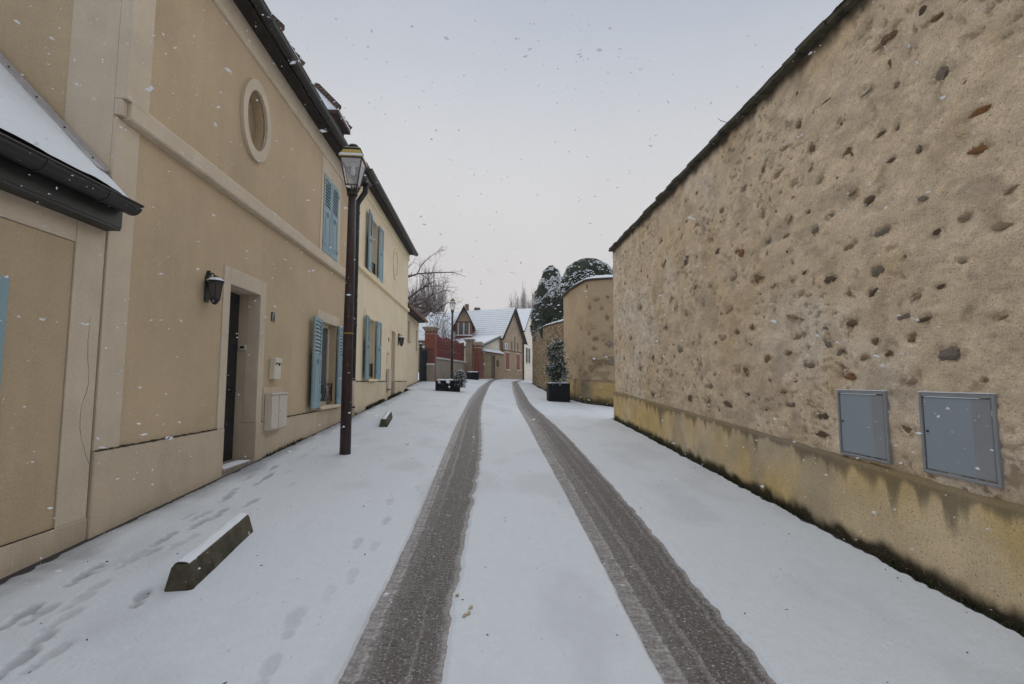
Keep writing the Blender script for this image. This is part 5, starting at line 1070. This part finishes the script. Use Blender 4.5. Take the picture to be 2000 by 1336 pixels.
# ================================================================== GATE, RED FENCE, PIERS
gz = 1.45
t = thing('iron_gate', 'dark navy iron gate between the annex and the brick pier', 'gate', (-3.55, 27.0, gz))
mb = MB(); mb.box(-3.72, -3.60, 26.75, 26.87, gz - .2, 3.65, .01); part('gate_post', mb, 'bluegate', t); mb = MB(); mb.box(-3.42, -3.34, 27.2, 27.28, gz - .2, 3.4, .01); part('gate_post', mb, 'bluegate', t)
mb = MB(); a, b = Vector((-3.63, 26.85, 0)), Vector((-3.38, 27.2, 0))
for z in (1.7, 2.5, 3.3): mb.tube([a + Vector((0, 0, z)), b + Vector((0, 0, z))], .02, 6)
mb.add([a + Vector((0, 0, gz)), b + Vector((0, 0, gz)), b + Vector((0, 0, 3.3)), a + Vector((0, 0, 3.3))], [(0, 1, 2, 3)])
for k in range(9): p = a.lerp(b, k / 8); mb.tube([p + Vector((0, 0, gz)), p + Vector((0, 0, 3.45))], .012, 5)
part('leaf', mb, 'bluegate', t); mb = MB(); mb.box(-3.74, -3.58, 26.73, 26.89, 3.65, 3.72, .02); part('snow', mb, 'snow', t)
t = thing('railing_wall', 'low rendered wall with snow and navy railing left of the brick pier', 'wall', (-3.1, 27.2, gz))
mb = MB(); mb.box(-3.36, -2.96, 27.1, 27.5, gz - .3, 2.50, .01); part('wall', mb, 'cwall', t); mb = MB(); mb.box(-3.38, -2.95, 27.08, 27.52, 2.50, 2.58, .02); part('snow', mb, 'snow', t)
mb = MB()
for k in range(6): mb.tube([(-3.33 + k * .07, 27.3, 2.55), (-3.33 + k * .07, 27.3, 3.45)], .012, 5)
for z in (2.95, 3.4): mb.tube([(-3.35, 27.3, z), (-2.95, 27.3, z)], .018, 5)
part('railing', mb, 'bluegate', t)
def pier(label, cx, cy, w, z0, z1, ang=0., mtl='brick', capm='cwall'):
    t = thing('brick_pier', label, 'pier', (cx, cy, z0), ang, 'brick piers along the far left side'); h = z1 - z0
    mb = MB(); mb.box(-w / 2, w / 2, -w / 2, w / 2, -.3, h - .25, .01); part('shaft', mb, mtl, t, local=True)
    mb = MB()
    for k, (e_, a, b) in enumerate(((.02, h - .45, h - .38), (.03, h - .25, h - .18), (.07, h - .18, h - .11), (.12, h - .11, h - .03))): mb.box(-w / 2 - e_, w / 2 + e_, -w / 2 - e_, w / 2 + e_, a, b, .006)
    part('cap', mb, capm, t, local=True); mb = MB(); mb.box(-w / 2 - .13, w / 2 + .13, -w / 2 - .13, w / 2 + .13, h - .03, h + .03, .025); part('snow', mb, 'snow', t, local=True)
    mb = MB()
    for k in range(int((h - .8) / .3)):
        z = .2 + k * .3
        mb.box(w / 2, w / 2 + .012, -w / 2, -w / 2 + (.16 if k % 2 else .09), z, z + .14)
    part('quoins', mb, 'redpaint', t, local=True, kind='stuff')
    return t
pier('red brick pier with wide snowy cap beside the navy gate', -3.22, 27.85, .56, 1.45, 4.72, -.2)
A_, B_ = Vector((-2.92, 27.9, 0)), Vector((-1.46, 34.3, 0)); ang = math.atan2((B_ - A_).y, (B_ - A_).x); Lf = (B_ - A_).length
t = thing('red_fence', 'red openwork fence on a low grey wall with snow on its ledge', 'fence', (A_.x, A_.y, 1.5), ang)
mb = MB(); mb.box(0, Lf, 0, .3, -.4, 1.36, .01); part('wall', mb, 'cwall', t, local=True)
mb = MB(); mb.box(0, Lf, -.04, .34, 1.36, 1.41, .01); part('ledge', mb, 'cwall', t, local=True); mb = MB(); mb.box(0, Lf, -.045, .345, 1.41, 1.47, .02); part('snow', mb, 'snow', t, local=True)
mb = MB()
for z in (1.52, 1.95, 2.55): mb.box(0, Lf, .13, .17, z, z + .05)
for k in range(int(Lf / .085)):
    u0 = .03 + k * .085; zt = 2.70 + .05 * (k % 3 == 0) + .06 * math.sin(u0 * 3.1); mb.box(u0, u0 + .038, .135, .165, 1.47, zt); mb.prism([(0, 0), (.038, 0), (.019, .06)], lambda a, b, d: (u0 + a, d, zt + b), .135, .165)
for k in range(int(Lf / .34)):
    u0 = .1 + k * .34; mb.tube([(u0 + .17 + .13 * math.cos(a), .15, 2.26 + .13 * math.sin(a)) for a in np.linspace(0, 2 * math.pi, 11)], .016, 4, cap=False)
part('pickets', mb, 'redpaint', t, local=True, kind='stuff')
mb = MB()
for k in range(int(Lf / .17)):
    u0 = .05 + k * .17; mb.tube([(u0, .18, 1.52), (u0 + .34, .18, 1.95)], .014, 4); mb.tube([(u0 + .34, .18, 1.52), (u0, .18, 1.95)], .014, 4); mb.tube([(u0, .18, 1.97), (u0 + .3, .18, 2.55)], .012, 4); mb.tube([(u0 + .3, .18, 1.97), (u0, .18, 2.55)], .012, 4)
part('lattice', mb, 'redpaint', t, local=True, kind='stuff')
pier('rendered pier with dark wide cap at the far end of the red fence', -1.22, 34.62, .46, 1.7, 4.62, ang - 1.57, 'gableplaster')
t = thing('sweeping_wall', 'short rendered wall sweeping down between two piers', 'wall', (-1.0, 34.7, 1.7)); mb = MB(); A2, B2 = Vector((-1.0, 34.72, 0)), Vector((-.86, 34.86, 0)); n = 10; f_, s_ = [], []
for k in range(n + 1):
    q = A2.lerp(B2, k / n); z = 4.35 - .55 * (k / n) ** .6; f_.append((q, z))
dn = Vector(((B2 - A2).y, -(B2 - A2).x, 0)).normalized()
for (a, za), (b, zb2) in zip(f_, f_[1:]): mb.add([a + dn * .12 + Vector((0, 0, 1.5)), b + dn * .12 + Vector((0, 0, 1.5)), b + dn * .12 + Vector((0, 0, zb2)), a + dn * .12 + Vector((0, 0, za)), a - dn * .12 + Vector((0, 0, 1.5)), b - dn * .12 + Vector((0, 0, 1.5)), b - dn * .12 + Vector((0, 0, zb2)), a - dn * .12 + Vector((0, 0, za))], [(0, 1, 2, 3), (5, 4, 7, 6), (3, 2, 6, 7)])
part('wall', mb, 'gableplaster', t); mb = MB()
for (a, za), (b, zb2) in zip(f_, f_[1:]): mb.add([a + dn * .16 + Vector((0, 0, za)), b + dn * .16 + Vector((0, 0, zb2)), b + Vector((0, 0, zb2 + .09)), a + Vector((0, 0, za + .09)), a - dn * .16 + Vector((0, 0, za)), b - dn * .16 + Vector((0, 0, zb2))], [(0, 1, 2, 3), (3, 2, 5, 4)])
part('snow', mb, 'snow', t)
pier('red brick gate pier with yellow stone cap before the far house', -.63, 34.78, .46, 1.75, 4.42, -.2, 'brick', 'trim')

# ================================================================== FAR HOUSE WITH DORMER
P1, P2 = Vector((1.16, 38.5, 0)), Vector((3.36, 43.5, 0)); g_ = (P2 - P1).normalized(); GA = math.atan2(g_.y, g_.x); GW = (P2 - P1).length; zg = 1.85
fh = thing('far_house', 'steep roofed house with snowy tile courses, brick dormer and red shutters at the street bend', 'house', (P1.x, P1.y, zg), GA)
# local axes: u along the gable (away from us), v to the left along the ridge, w up
HE, HR, HL = 3.35, 6.0, 8.0
part('wall', MB().prism([(0, -.5), (GW, -.5), (GW, HE), (GW / 2, HR - .12), (0, HE)], lambda a, b, d: (a, d, b), 0, .25), 'gableplaster', fh, local=True)
mb = MB(); mb.box(0, .25, .25, HL, -.5, HE); mb.box(GW - .25, GW, .25, HL, -.5, HE); mb.prism([(0, -.5), (GW, -.5), (GW, HE), (GW / 2, HR - .12), (0, HE)], lambda a, b, d: (a, d, b), HL - .25, HL); part('rear_wall', mb, 'gableplaster', fh, local=True)
mb = MB(); mb.box(-.02, .30, -.03, .0, -.3, HE - .05); mb.box(GW - .3, GW + .02, -.03, 0, -.3, HE - .05); mb.box(.0, GW, -.028, 0, 2.22, 2.34); part('brick_quoin', mb, 'brick2', fh, local=True)
mb = MB(); mb.box(.30, GW - .3, -.012, 0, -.3, 2.22); part('rubble_panel', mb, 'rubble', fh, local=True)
for k in (-1, 0, 1): mb = MB(); mb.box(GW / 2 + k * .75 - .05 + .5, GW / 2 + k * .75 + .05 + .5, -.03, 0, 2.4, 3.6 - abs(k) * .5); part('timber', mb, 'soffit', fh, local=True)
slope = math.hypot(GW / 2, HR - HE); ru = Vector((GW / 2, 0, HR - HE)) / slope
def rpt(s, v, l, side=1):
    u = GW / 2 - side * ru.x * s; nn = Vector((-side * ru.z, 0, ru.x)); p = Vector((u, v, HR - ru.z * s)) + nn * l; return (p.x, p.y, p.z)
mb, ms_ = MB(), MB(); nc = 15; cl = (slope + .35) / nc
for side in (1, -1):
    for k in range(nc):
        s0, s1 = k * cl, (k + 1) * cl + .04; v0, v1 = -.3, HL + .2
        mb.add([rpt(s, v, l, side) for s, l in ((s0, -.02), (s1, .03), (s1, .07), (s0, .02)) for v in (v0, v1)], [(0, 1, 3, 2), (2, 3, 5, 4), (4, 5, 7, 6), (6, 7, 1, 0), (0, 2, 4, 6), (1, 7, 5, 3)])
        j = (.92 if k < 9 else 1.0) + .12 * random.random(); s1b = s0 + cl * min(1., j)
        ms_.add([rpt(s, v, l, side) for s, l in ((s0 - .01, .022), (s1b, .06), (s1b, .115), (s0 - .01, .085)) for v in (v0 + .05, v1)], [(0, 1, 3, 2), (2, 3, 5, 4), (4, 5, 7, 6), (6, 7, 1, 0), (0, 2, 4, 6), (1, 7, 5, 3)])
part('roof_tiles', mb, 'tile', fh, local=True, kind='stuff'); part('roof_snow', ms_, 'snow', fh, local=True, kind='stuff')
mb = MB()
for side in (1, -1): mb.add([rpt(s, v, l, side) for s, l in ((-.02, -.12), (slope + .36, -.12), (slope + .36, .03), (-.02, .03)) for v in (-.34, -.28)], [(0, 1, 3, 2), (2, 3, 5, 4), (4, 5, 7, 6), (6, 7, 1, 0), (0, 2, 4, 6), (1, 7, 5, 3)])
part('bargeboard', mb, 'soffit', fh, local=True)
for uc, dv in ((1.45, 0), (4.0, 0)):
    mb = MB(); mb.box(uc - .45, uc + .45, -.04, -.012, .72, 2.1, .006); wd = part('window', mb, 'shutterred', fh, local=True); mb = MB(); mb.box(uc - .55, uc + .55, -.12, -.01, .62, .715, .01); part('sill', mb, 'trim', wd, local=True); mb = MB(); mb.box(uc - .01, uc + .01, -.045, -.04, .74, 2.08); part('joint', mb, 'dark', wd, local=True)
    mb = MB(); mb.box(uc - .56, uc - .46, -.022, -.012, .72, 2.18); mb.box(uc + .46, uc + .56, -.022, -.012, .72, 2.18); mb.box(uc - .56, uc + .56, -.022, -.012, 2.1, 2.2); part('frame', mb, 'trim', wd, local=True)
for u_, zt_h in ((GW - .1, HE - .1), (.15, 2.2)): mb = MB(); mb.tube([(u_, -.08, zt_h), (u_, -.08, -.2)], .05, 8); part('downpipe', mb, 'wood', fh, local=True)
mb = MB(); mb.tube([(-.2, -.3, HE - .22), (-.2, HL * .4, HE - .22)], .06, 8); part('gutter', mb, 'soffit', fh, local=True)
# lean-to running towards us below the main eave
LT = 3.6; mb = MB(); mb.prism([(-LT, -.5), (0, -.5), (0, HE - .12), (-LT, 2.30)], lambda a, b, d: (a, d, b), .1, .3); mb.box(-LT, -LT + .2, .3, HL, -.5, 2.2); part('lean_to_wall', mb, 'whitewall', fh, local=True)
mb = MB(); mb.prism([(-LT - .3, 2.20), (.0, HE - .08), (.0, HE + .02), (-LT - .3, 2.30)], lambda a, b, d: (a, d, b), -.12, HL); part('lean_to_roof', mb, 'greenverge', fh, local=True)
mb = MB(); mb.prism([(-LT - .32, 2.30), (.0, HE + .03), (.0, HE + .11), (-LT - .32, 2.39)], lambda a, b, d: (a, d, b), .02, HL); part('lean_to_snow', mb, 'snow', fh, local=True)
# brick dormer in the left of the roof
dx, dy, hw, ze_, zp = -1.85, 38.95, .68, 6.25, 7.62      # gable centre, front, half width, eave and peak heights
mb = MB(); mb.prism([(-hw, 4.6), (hw, 4.6), (hw, ze_), (0, zp - .12), (-hw, ze_)], lambda a, b, d: (dx + a, d, b), dy, dy + 3.2); dm = part('dormer', mb, 'brick', fh)
mb = MB(); mb.prism([(-hw + .02, 6.45), (hw - .02, 6.45), (0, zp - .2)], lambda a, b, d: (dx + a, d, b), dy - .012, dy - .001); part('gable_panel', mb, 'gableplaster', dm)
sl_ = (zp - ze_) / hw
for s_ in (-1, 1):
    mb = MB(); mb.add([(dx + s_ * a, y, b + c_) for y in (dy - .32, dy + 3.3) for a, b, c_ in ((-.01, zp, 0), (hw + .24, ze_ - .24 * sl_, 0), (hw + .24, ze_ - .24 * sl_, .13), (-.01, zp, .13))], [(0, 1, 2, 3), (4, 7, 6, 5), (0, 4, 5, 1), (1, 5, 6, 2), (2, 6, 7, 3), (3, 7, 4, 0)]); part('dormer_roof', mb, 'soffit', dm)
    mb = MB(); mb.add([(dx + s_ * a, y, b + c_) for y in (dy - .12, dy + 3.3) for a, b, c_ in ((0, zp, .135), (hw + .2, ze_ - .2 * sl_, .135), (hw + .2, ze_ - .2 * sl_, .19), (0, zp, .19))], [(0, 1, 2, 3), (4, 7, 6, 5), (0, 4, 5, 1), (1, 5, 6, 2), (2, 6, 7, 3), (3, 7, 4, 0)]); part('dormer_snow', mb, 'snow', dm)
mb = MB(); mb.box(dx - .44, dx + .42, dy - .014, dy - .002, 5.40, 6.30); part('pane', mb, 'glass', dm)
mb = MB()
for a in (-.50, -.05, .40): mb.box(dx + a, dx + a + .09, dy - .04, dy - .015, 5.36, 6.34)
part('window_frame', mb, 'white', dm, kind='stuff')
mb = MB(); mb.box(dx - hw, dx + hw, dy - .03, dy - .0125, 6.36, 6.45); part('beam', mb, 'tile', dm)
mb = MB(); mb.box(dx - .7, dx + .7, dy - .25, dy - .002, 5.26, 5.34, .02); part('snow', mb, 'snow', dm)
for dv, s_, h_ in ((4.4, .14, .62), (3.52, .12, .26), (3.24, .12, .24)):
    mb = MB(); mb.box(GW / 2 - s_, GW / 2 + s_, dv - s_, dv + s_, HR - .3, HR + h_, .02); ck = part('chimney', mb, 'brick2', fh, local=True); mb = MB(); mb.box(GW / 2 - s_, GW / 2 + s_, dv - s_, dv + s_, HR + h_ + .001, HR + h_ + .05, .02); part('snow', mb, 'snow', ck, local=True)
t = thing('street_sign', 'small white and blue sign fixed to the corner of the far house', 'sign', Vector((P1.x, P1.y, zg)) + Vector((.0, 0, 2.55)), GA)
mb = MB(); mb.box(.20, .72, -.30, -.27, -.25, .28, .01); mb.tube([(.45, -.27, 0), (.45, .0, 0)], .02, 6); part('plate', mb, 'signwhite', t, local=True)
mb = MB(); mb.box(.34, .58, -.306, -.3005, -.17, .2); part('blue_field', mb, 'blueprint', t, local=True)
# rubble garden wall with a doorway in front of the lean-to
W0, W1 = P1 + g_ * -3.75, P1 - g_ * .05
t = thing('doorway_wall', 'low rubble wall with snowy coping and a plank door beside the far house', 'wall', (W0.x, W0.y, zg - .15), GA); LW = (W1 - W0).length
mb = MB(); mb.box(0, 1.25, -.22, .05, -.4, 2.0); mb.box(2.05, LW, -.22, .05, -.4, 2.0); mb.box(1.25, 2.05, -.22, .05, 1.82, 2.0); part('wall', mb, 'rubble', t, local=True)
mb = MB(); mb.box(-.05, LW, -.32, .06, 2.0, 2.06, .01); part('coping', mb, 'tile', t, local=True); mb = MB(); mb.add([(u, v, z) for u in (-.05, LW) for v, z in ((-.33, 2.06), (-.3, 2.13), (.0, 2.32), (.06, 2.06))], [(0, 1, 2, 3), (4, 7, 6, 5), (0, 4, 5, 1), (1, 5, 6, 2), (2, 6, 7, 3)]); part('snow', mb, 'snow', t, local=True)
mb = MB(); mb.box(1.25, 2.05, -.12, -.06, -.2, 1.82); dr = part('door', mb, 'greydoor', t, local=True); mb = MB(); mb.box(1.9, 1.95, -.15, -.12, .8, .9); part('handle', mb, 'iron', dr, local=True)
mb = MB(); mb.box(2.35, 2.75, -.23, -.215, 1.0, 1.5); part('vent', mb, 'soffit', t, local=True)
shrub('bare snowy twiggy bush at the foot of the low rubble wall', (-.15, 35.9, 1.9), [(0, .3), (.4, .42), (.8, .3), (.95, .1)], 331, 500, .05, 420)
# planks/kerb of snow by the house foot
# ================================================================== WHITE HOUSE BEHIND
Q1, Q2 = Vector((3.72, 47, 0)), Vector((5.6, 53, 0)); gq = (Q2 - Q1).normalized(); WA = math.atan2(gq.y, gq.x); WW = (Q2 - Q1).length; zq = 2.0
wh = thing('white_house', 'white rendered house with plain snowy roof behind the gabled house', 'house', (Q1.x, Q1.y, zq), WA)
WE, WR = 4.6, 7.05
mb = MB(); mb.prism([(0, -.5), (WW, -.5), (WW, WE), (WW / 2, WR - .1), (0, WE)], lambda a, b, d: (a, d, b), 0, 9); part('wall', mb, 'whitewall', wh, local=True)
mb = MB(); mb.prism([(-.3, WE - .2), (WW / 2, WR), (WW + .3, WE - .2), (WW + .3, WE - .08), (WW / 2, WR + .12), (-.3, WE - .08)], lambda a, b, d: (a, d, b), -.15, 9.1); part('roof', mb, 'tile', wh, local=True)
mb = MB(); mb.prism([(-.32, WE - .075), (WW / 2, WR + .125), (WW + .32, WE - .075), (WW + .32, WE + .0), (WW / 2, WR + .22), (-.32, WE + .0)], lambda a, b, d: (a, d, b), -.12, 9.1); part('roof_snow', mb, 'snow', wh, local=True)
mb = MB(); mb.box(1.3, 2.2, -.03, -.002, 1.5, 2.9); wd = part('window', mb, 'glass', wh, local=True)
for a in (.78, 2.25): mb = MB(); mb.box(a, a + .46, -.05, -.003, 1.45, 2.95, .005); part('shutter', mb, 'greydoor', wh, local=True)
mb = MB(); mb.box(.7, 2.8, -.12, -.003, 1.35, 1.44, .01); part('sill', mb, 'trim', wd, local=True)
# ================================================================== GARDEN HOUSE BEHIND THE FENCE
t = thing('garden_house', 'snow roofed house half hidden by bare trees behind the red fence', 'house', (-5.8, 39, 1.9), .1)
mb = MB(); mb.prism([(-2.0, -.5), (2.0, -.5), (2.0, 2.9), (0, 4.6), (-2.0, 2.9)], lambda a, b, d: (d, a, b), -4, 2.4); part('wall', mb, 'gableplaster', t, local=True)
mb = MB(); mb.prism([(-2.3, 2.65), (0, 4.62), (2.3, 2.65), (2.3, 2.77), (0, 4.74), (-2.3, 2.77)], lambda a, b, d: (d, a, b), -4.2, 2.6); part('roof', mb, 'tile', t, local=True)
mb = MB(); mb.prism([(-2.32, 2.775), (0, 4.745), (2.32, 2.775), (2.32, 2.86), (0, 4.84), (-2.32, 2.86)], lambda a, b, d: (d, a, b), -4.2, 2.62); part('roof_snow', mb, 'snow', t, local=True)

# ================================================================== BARE TREES
def limb(mb, p, d, L, r, depth, rr, curl=.25, up=.05, kids=(3, 5), twig=.0035, nseg=5):
    pts, rad = [p.copy()], [r]; dd = d.normalized()
    for i in range(nseg):
        dd = (dd + Vector((rr.gauss(0, curl), rr.gauss(0, curl), rr.gauss(0, curl) + up)) * .5).normalized(); pts.append(pts[-1] + dd * (L / nseg)); rad.append(max(twig, r * (1 - .75 * (i + 1) / nseg)))
    mb.tube(pts, rad, 6 if r > .03 else 4 if r > .012 else 3, cap=False)
    if depth <= 0: return
    for _ in range(rr.randint(*kids)):
        k = rr.uniform(.25, 1.0); i = min(int(k * nseg), nseg - 1); q = pts[i].lerp(pts[i + 1], k * nseg - i); ax = Vector((rr.gauss(0, 1), rr.gauss(0, 1), rr.gauss(0, 1))).normalized()
        nd = ((pts[i + 1] - pts[i]).normalized() + ax * rr.uniform(.5, 1.0)).normalized(); limb(mb, q, nd, L * rr.uniform(.4, .65), max(twig, rad[i] * .55), depth - 1, rr, curl, up, kids, twig, 4)
rr = random.Random(5)
t = thing('bare_tree', 'bare tree reaching long branches over the annex roof', 'tree', (-6.6, 31, 1.8))
mb = MB(); mb.tube([(-6.6, 31, 1.4), (-6.5, 31, 3.5), (-6.3, 30.9, 5.2), (-6.0, 30.9, 6.4)], [.24, .19, .15, .12], 10); part('trunk', mb, 'bark', t, smooth=True)
mb = MB(); Yt = 30.5
def ppath(pts, r0, r1, kids=10, kl=.8):
    q = [Dp(a, b, Yt + rr.uniform(-.2, .2)) for a, b in pts]; n = len(q); rad = [r0 + (r1 - r0) * i / (n - 1) for i in range(n)]; mb.tube(q, rad, 6, cap=False)
    for _ in range(kids):
        k = rr.uniform(.15, 1) * (n - 1); i = min(int(k), n - 2); p = q[i].lerp(q[i + 1], k - i); d = (q[i + 1] - q[i]).normalized() + Vector((rr.gauss(0, .6), rr.gauss(0, .6), rr.gauss(.25, .6))); limb(mb, p, d, kl * rr.uniform(.4, 1.1), max(.006, rad[i] * .45), 1, rr, .3, .06, (2, 4), .004)
ppath([(745, 560), (775, 548), (797, 541), (815, 535), (840, 533), (870, 532), (885, 532), (895, 535), (910, 541)], .075, .008, 16, .5)
ppath([(815, 535), (822, 520), (833, 508), (845, 498), (858, 491), (872, 488)], .035, .006, 14, .6)
ppath([(820, 534), (836, 545), (843, 562), (845, 575), (838, 590), (832, 600)], .03, .012, 8, .7)
ppath([(832, 600), (836, 580), (852, 573), (870, 567), (880, 570), (894, 575)], .035, .006, 9, .5)
ppath([(760, 610), (790, 606), (815, 600), (835, 604), (848, 612), (860, 600), (878, 590), (895, 596)], .06, .008, 16, .8)
ppath([(800, 615), (815, 612), (830, 610), (842, 603), (838, 595)], .07, .03, 12, .9)
ppath([(775, 560), (785, 540), (800, 520), (808, 512), (815, 516)], .03, .006, 8, .6)
for k in range(42): p = Dp(rr.uniform(785, 868), rr.uniform(585, 624), Yt + rr.uniform(-.6, .8)); limb(mb, p, Vector((rr.gauss(0, 1), rr.gauss(0, .5), rr.gauss(.5, .5))), rr.uniform(.7, 1.4), .018, 2, rr, .35, .05, (2, 4), .0045)
for a in ((-6.2, 30.9, 5.6), (-6.0, 30.9, 6.4)): limb(mb, Vector(a), Vector((1, 0, .35)), 3.2, .09, 3, rr, .25, .05, (3, 5), .0045)
part('crown', mb, 'twig', t)
for k, (px, Y_, h, lab) in enumerate(((858, 37, 4.6, 'young bare tree with upright twigs behind the red fence'), (872, 36.6, 4.3, 'young bare forked tree behind the red fence beside the lamp post'), (846, 38.5, 4.9, 'young bare tree before the snowy garden house'))):
    b = Dp(px, 744, Y_); b.z = 1.9; t = thing('bare_tree', lab, 'tree', b)
    mb = MB(); mb.tube([b, b + Vector((.05, 0, h * .4)), b + Vector((.0, 0, h * .62))], [.06, .045, .03], 6); part('trunk', mb, 'bark', t); mb = MB()
    for j in range(8): limb(mb, b + Vector((.02, 0, h * rr.uniform(.3, .62))), Vector((rr.gauss(0, .6), rr.gauss(0, .4), 1)), h * rr.uniform(.3, .45), .025, 3, rr, .22, .15, (2, 4), .006)
    part('crown', mb, 'twig', t)
def poplar(px, ptop, pwid, Y_, label, seed, ns=70):
    r = random.Random(seed); top = Dp(px, ptop, Y_); b = Vector((top.x, Y_, 2.2)); H = top.z - 2.2; W = pwid / F * Y_ / 2
    t = thing('poplar', label, 'tree', b, group='bare poplars far behind the houses'); mb = MB(); mb.tube([b, b + Vector((0, 0, H * .35)), b + Vector((0, 0, H * .9))], [.45, .35, .06], 7); part('trunk', mb, 'poplar', t); mb = MB()
    for k in range(ns):
        z0 = H * r.uniform(.08, .6); a = r.uniform(0, 6.28); R = W * r.uniform(.3, 1) ; l = H * r.uniform(.25, .48) * (1 if z0 < H * .4 else .8); l = min(l, (H * r.uniform(.9, 1.0) - z0))
        p0 = b + Vector((0, 0, z0)); o_ = Vector((math.cos(a), math.sin(a), 0)); pts = [p0, p0 + o_ * R * .5 + Vector((0, 0, l * .22)), p0 + o_ * R * .8 + Vector((0, 0, l * .55)), p0 + o_ * R * .9 + Vector((r.gauss(0, .2), 0, l))]; mb.tube(pts, [.10, .075, .05, .02], 3, cap=False)
        for j in range(12):
            i = r.randint(0, 2); q = pts[i].lerp(pts[i + 1], r.random()); e_ = q + Vector((r.gauss(0, .45), r.gauss(0, .45), r.uniform(1.2, 3.5))); m_ = q.lerp(e_, .5) + Vector((r.gauss(0, .15), 0, -.1)); mb.tube([q, m_, e_], [.035, .028, .014], 3, cap=False)
    part('crown', mb, 'poplar', t)
poplar(838, 505, 52, 105, 'tall bare poplar rising above the bare garden trees', 1, 80); poplar(858, 532, 44, 112, 'lower bare poplar beside the tallest one above the garden trees', 2, 70); poplar(812, 545, 50, 110, 'broad bare poplar at the cream house corner', 3, 110)
for k, (px, py, w) in enumerate(((998, 572, 22), (1012, 562, 22), (1025, 556, 22), (1040, 552, 22), (1056, 560, 24))): poplar(px, py, w, 120, 'bare poplar in the row behind the white house', 10 + k, 55)

# ================================================================== FALLING SNOW
mb = MB(); r = random.Random(99); V = []; Fc = []
tmpl = [Vector(v) for v in ((1, 0, 0), (-1, 0, 0), (0, 1, 0), (0, -1, 0), (0, 0, .6), (0, 0, -.6))]; tf = ((0, 2, 4), (2, 1, 4), (1, 3, 4), (3, 0, 4), (2, 0, 5), (1, 2, 5), (3, 1, 5), (0, 3, 5))
def flake(p, s):
    R = Matrix.Rotation(r.uniform(0, 6.28), 3, 'Z') @ Matrix.Rotation(r.gauss(0, .7), 3, 'X')
    for _ in range(r.choice((1, 1, 2)) if s > .004 else 1):
        o_ = len(V); off = Vector((r.gauss(0, .6), r.gauss(0, .6), r.gauss(0, .3))) * s; sc = Vector((s * r.uniform(.6, 1.5), s * r.uniform(.4, 1), s * r.uniform(.5, 1.1)))
        for v in tmpl: V.append(tuple(p + off + R @ Vector((v.x * sc.x, v.y * sc.y, v.z * sc.z)) * r.uniform(.8, 1.2)))
        Fc.extend(tuple(i + o_ for i in f) for f in tf)
for _ in range(680):
    y = r.uniform(.6, 3.2); x = r.uniform(-1.15 * y, 1.1 * y); x = min(max(x, -3), 2.9); z = 1.6 + y * r.uniform(-.55, .8)
    if z > float(G(x, y)) + .1: flake(Vector((x, y, z)), r.uniform(.0022, .0050))
for _ in range(24000):
    y = .7 + 26 * r.random() ** 1.15; x = r.uniform(max(-3.0, -1.15 * y - .4), min(3.0, 1.1 * y + .4)); z = float(G(x, y)) + r.uniform(.1, min(9., 2.2 + y * .9)); s = min(.0062, r.lognormvariate(math.log(.0024), .45)); flake(Vector((x, y, z)), s * (1 if y < 6 else 1.15))
mb.v, mb.f = V, Fc; me = bpy.data.meshes.new('falling_snow'); me.from_pydata(V, [], Fc); 
fm = bpy.data.materials.new('snowflake'); fm.use_nodes = True; fn = fm.node_tree.nodes; fn.clear(); fo = fn.new('ShaderNodeOutputMaterial'); fd = fn.new('ShaderNodeBsdfDiffuse'); ft = fn.new('ShaderNodeBsdfTranslucent'); fx = fn.new('ShaderNodeMixShader'); fz = fn.new('ShaderNodeBsdfTransparent'); fy = fn.new('ShaderNodeMixShader')
fd.inputs[0].default_value = ft.inputs[0].default_value = (.86, .88, .92, 1); fx.inputs[0].default_value = .5; fy.inputs[0].default_value = .68
lk(fm, fd.outputs[0], fx.inputs[1]); lk(fm, ft.outputs[0], fx.inputs[2]); lk(fm, fz.outputs[0], fy.inputs[1]); lk(fm, fx.outputs[0], fy.inputs[2]); lk(fm, fy.outputs[0], fo.inputs[0])
me.materials.append(fm); o = bpy.data.objects.new('falling_snow', me); COL.objects.link(o)
setp(o, 'loose snowflakes falling through the whole street', 'snow', None, 'stuff')

# ================================================================== SNOWY AIR
mb = MB(); mb.box(-130, 130, -45, 215, -8, 40)
hz = bpy.data.materials.new('snowy_air'); hz.use_nodes = True; n = hz.node_tree.nodes; n.clear()
ho = n.new('ShaderNodeOutputMaterial'); hv = n.new('ShaderNodeVolumePrincipled'); hv.inputs['Color'].default_value = (.93, .94, .96, 1); hv.inputs['Density'].default_value = .0012; hv.inputs['Anisotropy'].default_value = .2
lk(hz, hv.outputs[0], ho.inputs['Volume'])
part('haze', mb, hz, kind='stuff', label='thin snowy haze filling the whole street', cat='haze')
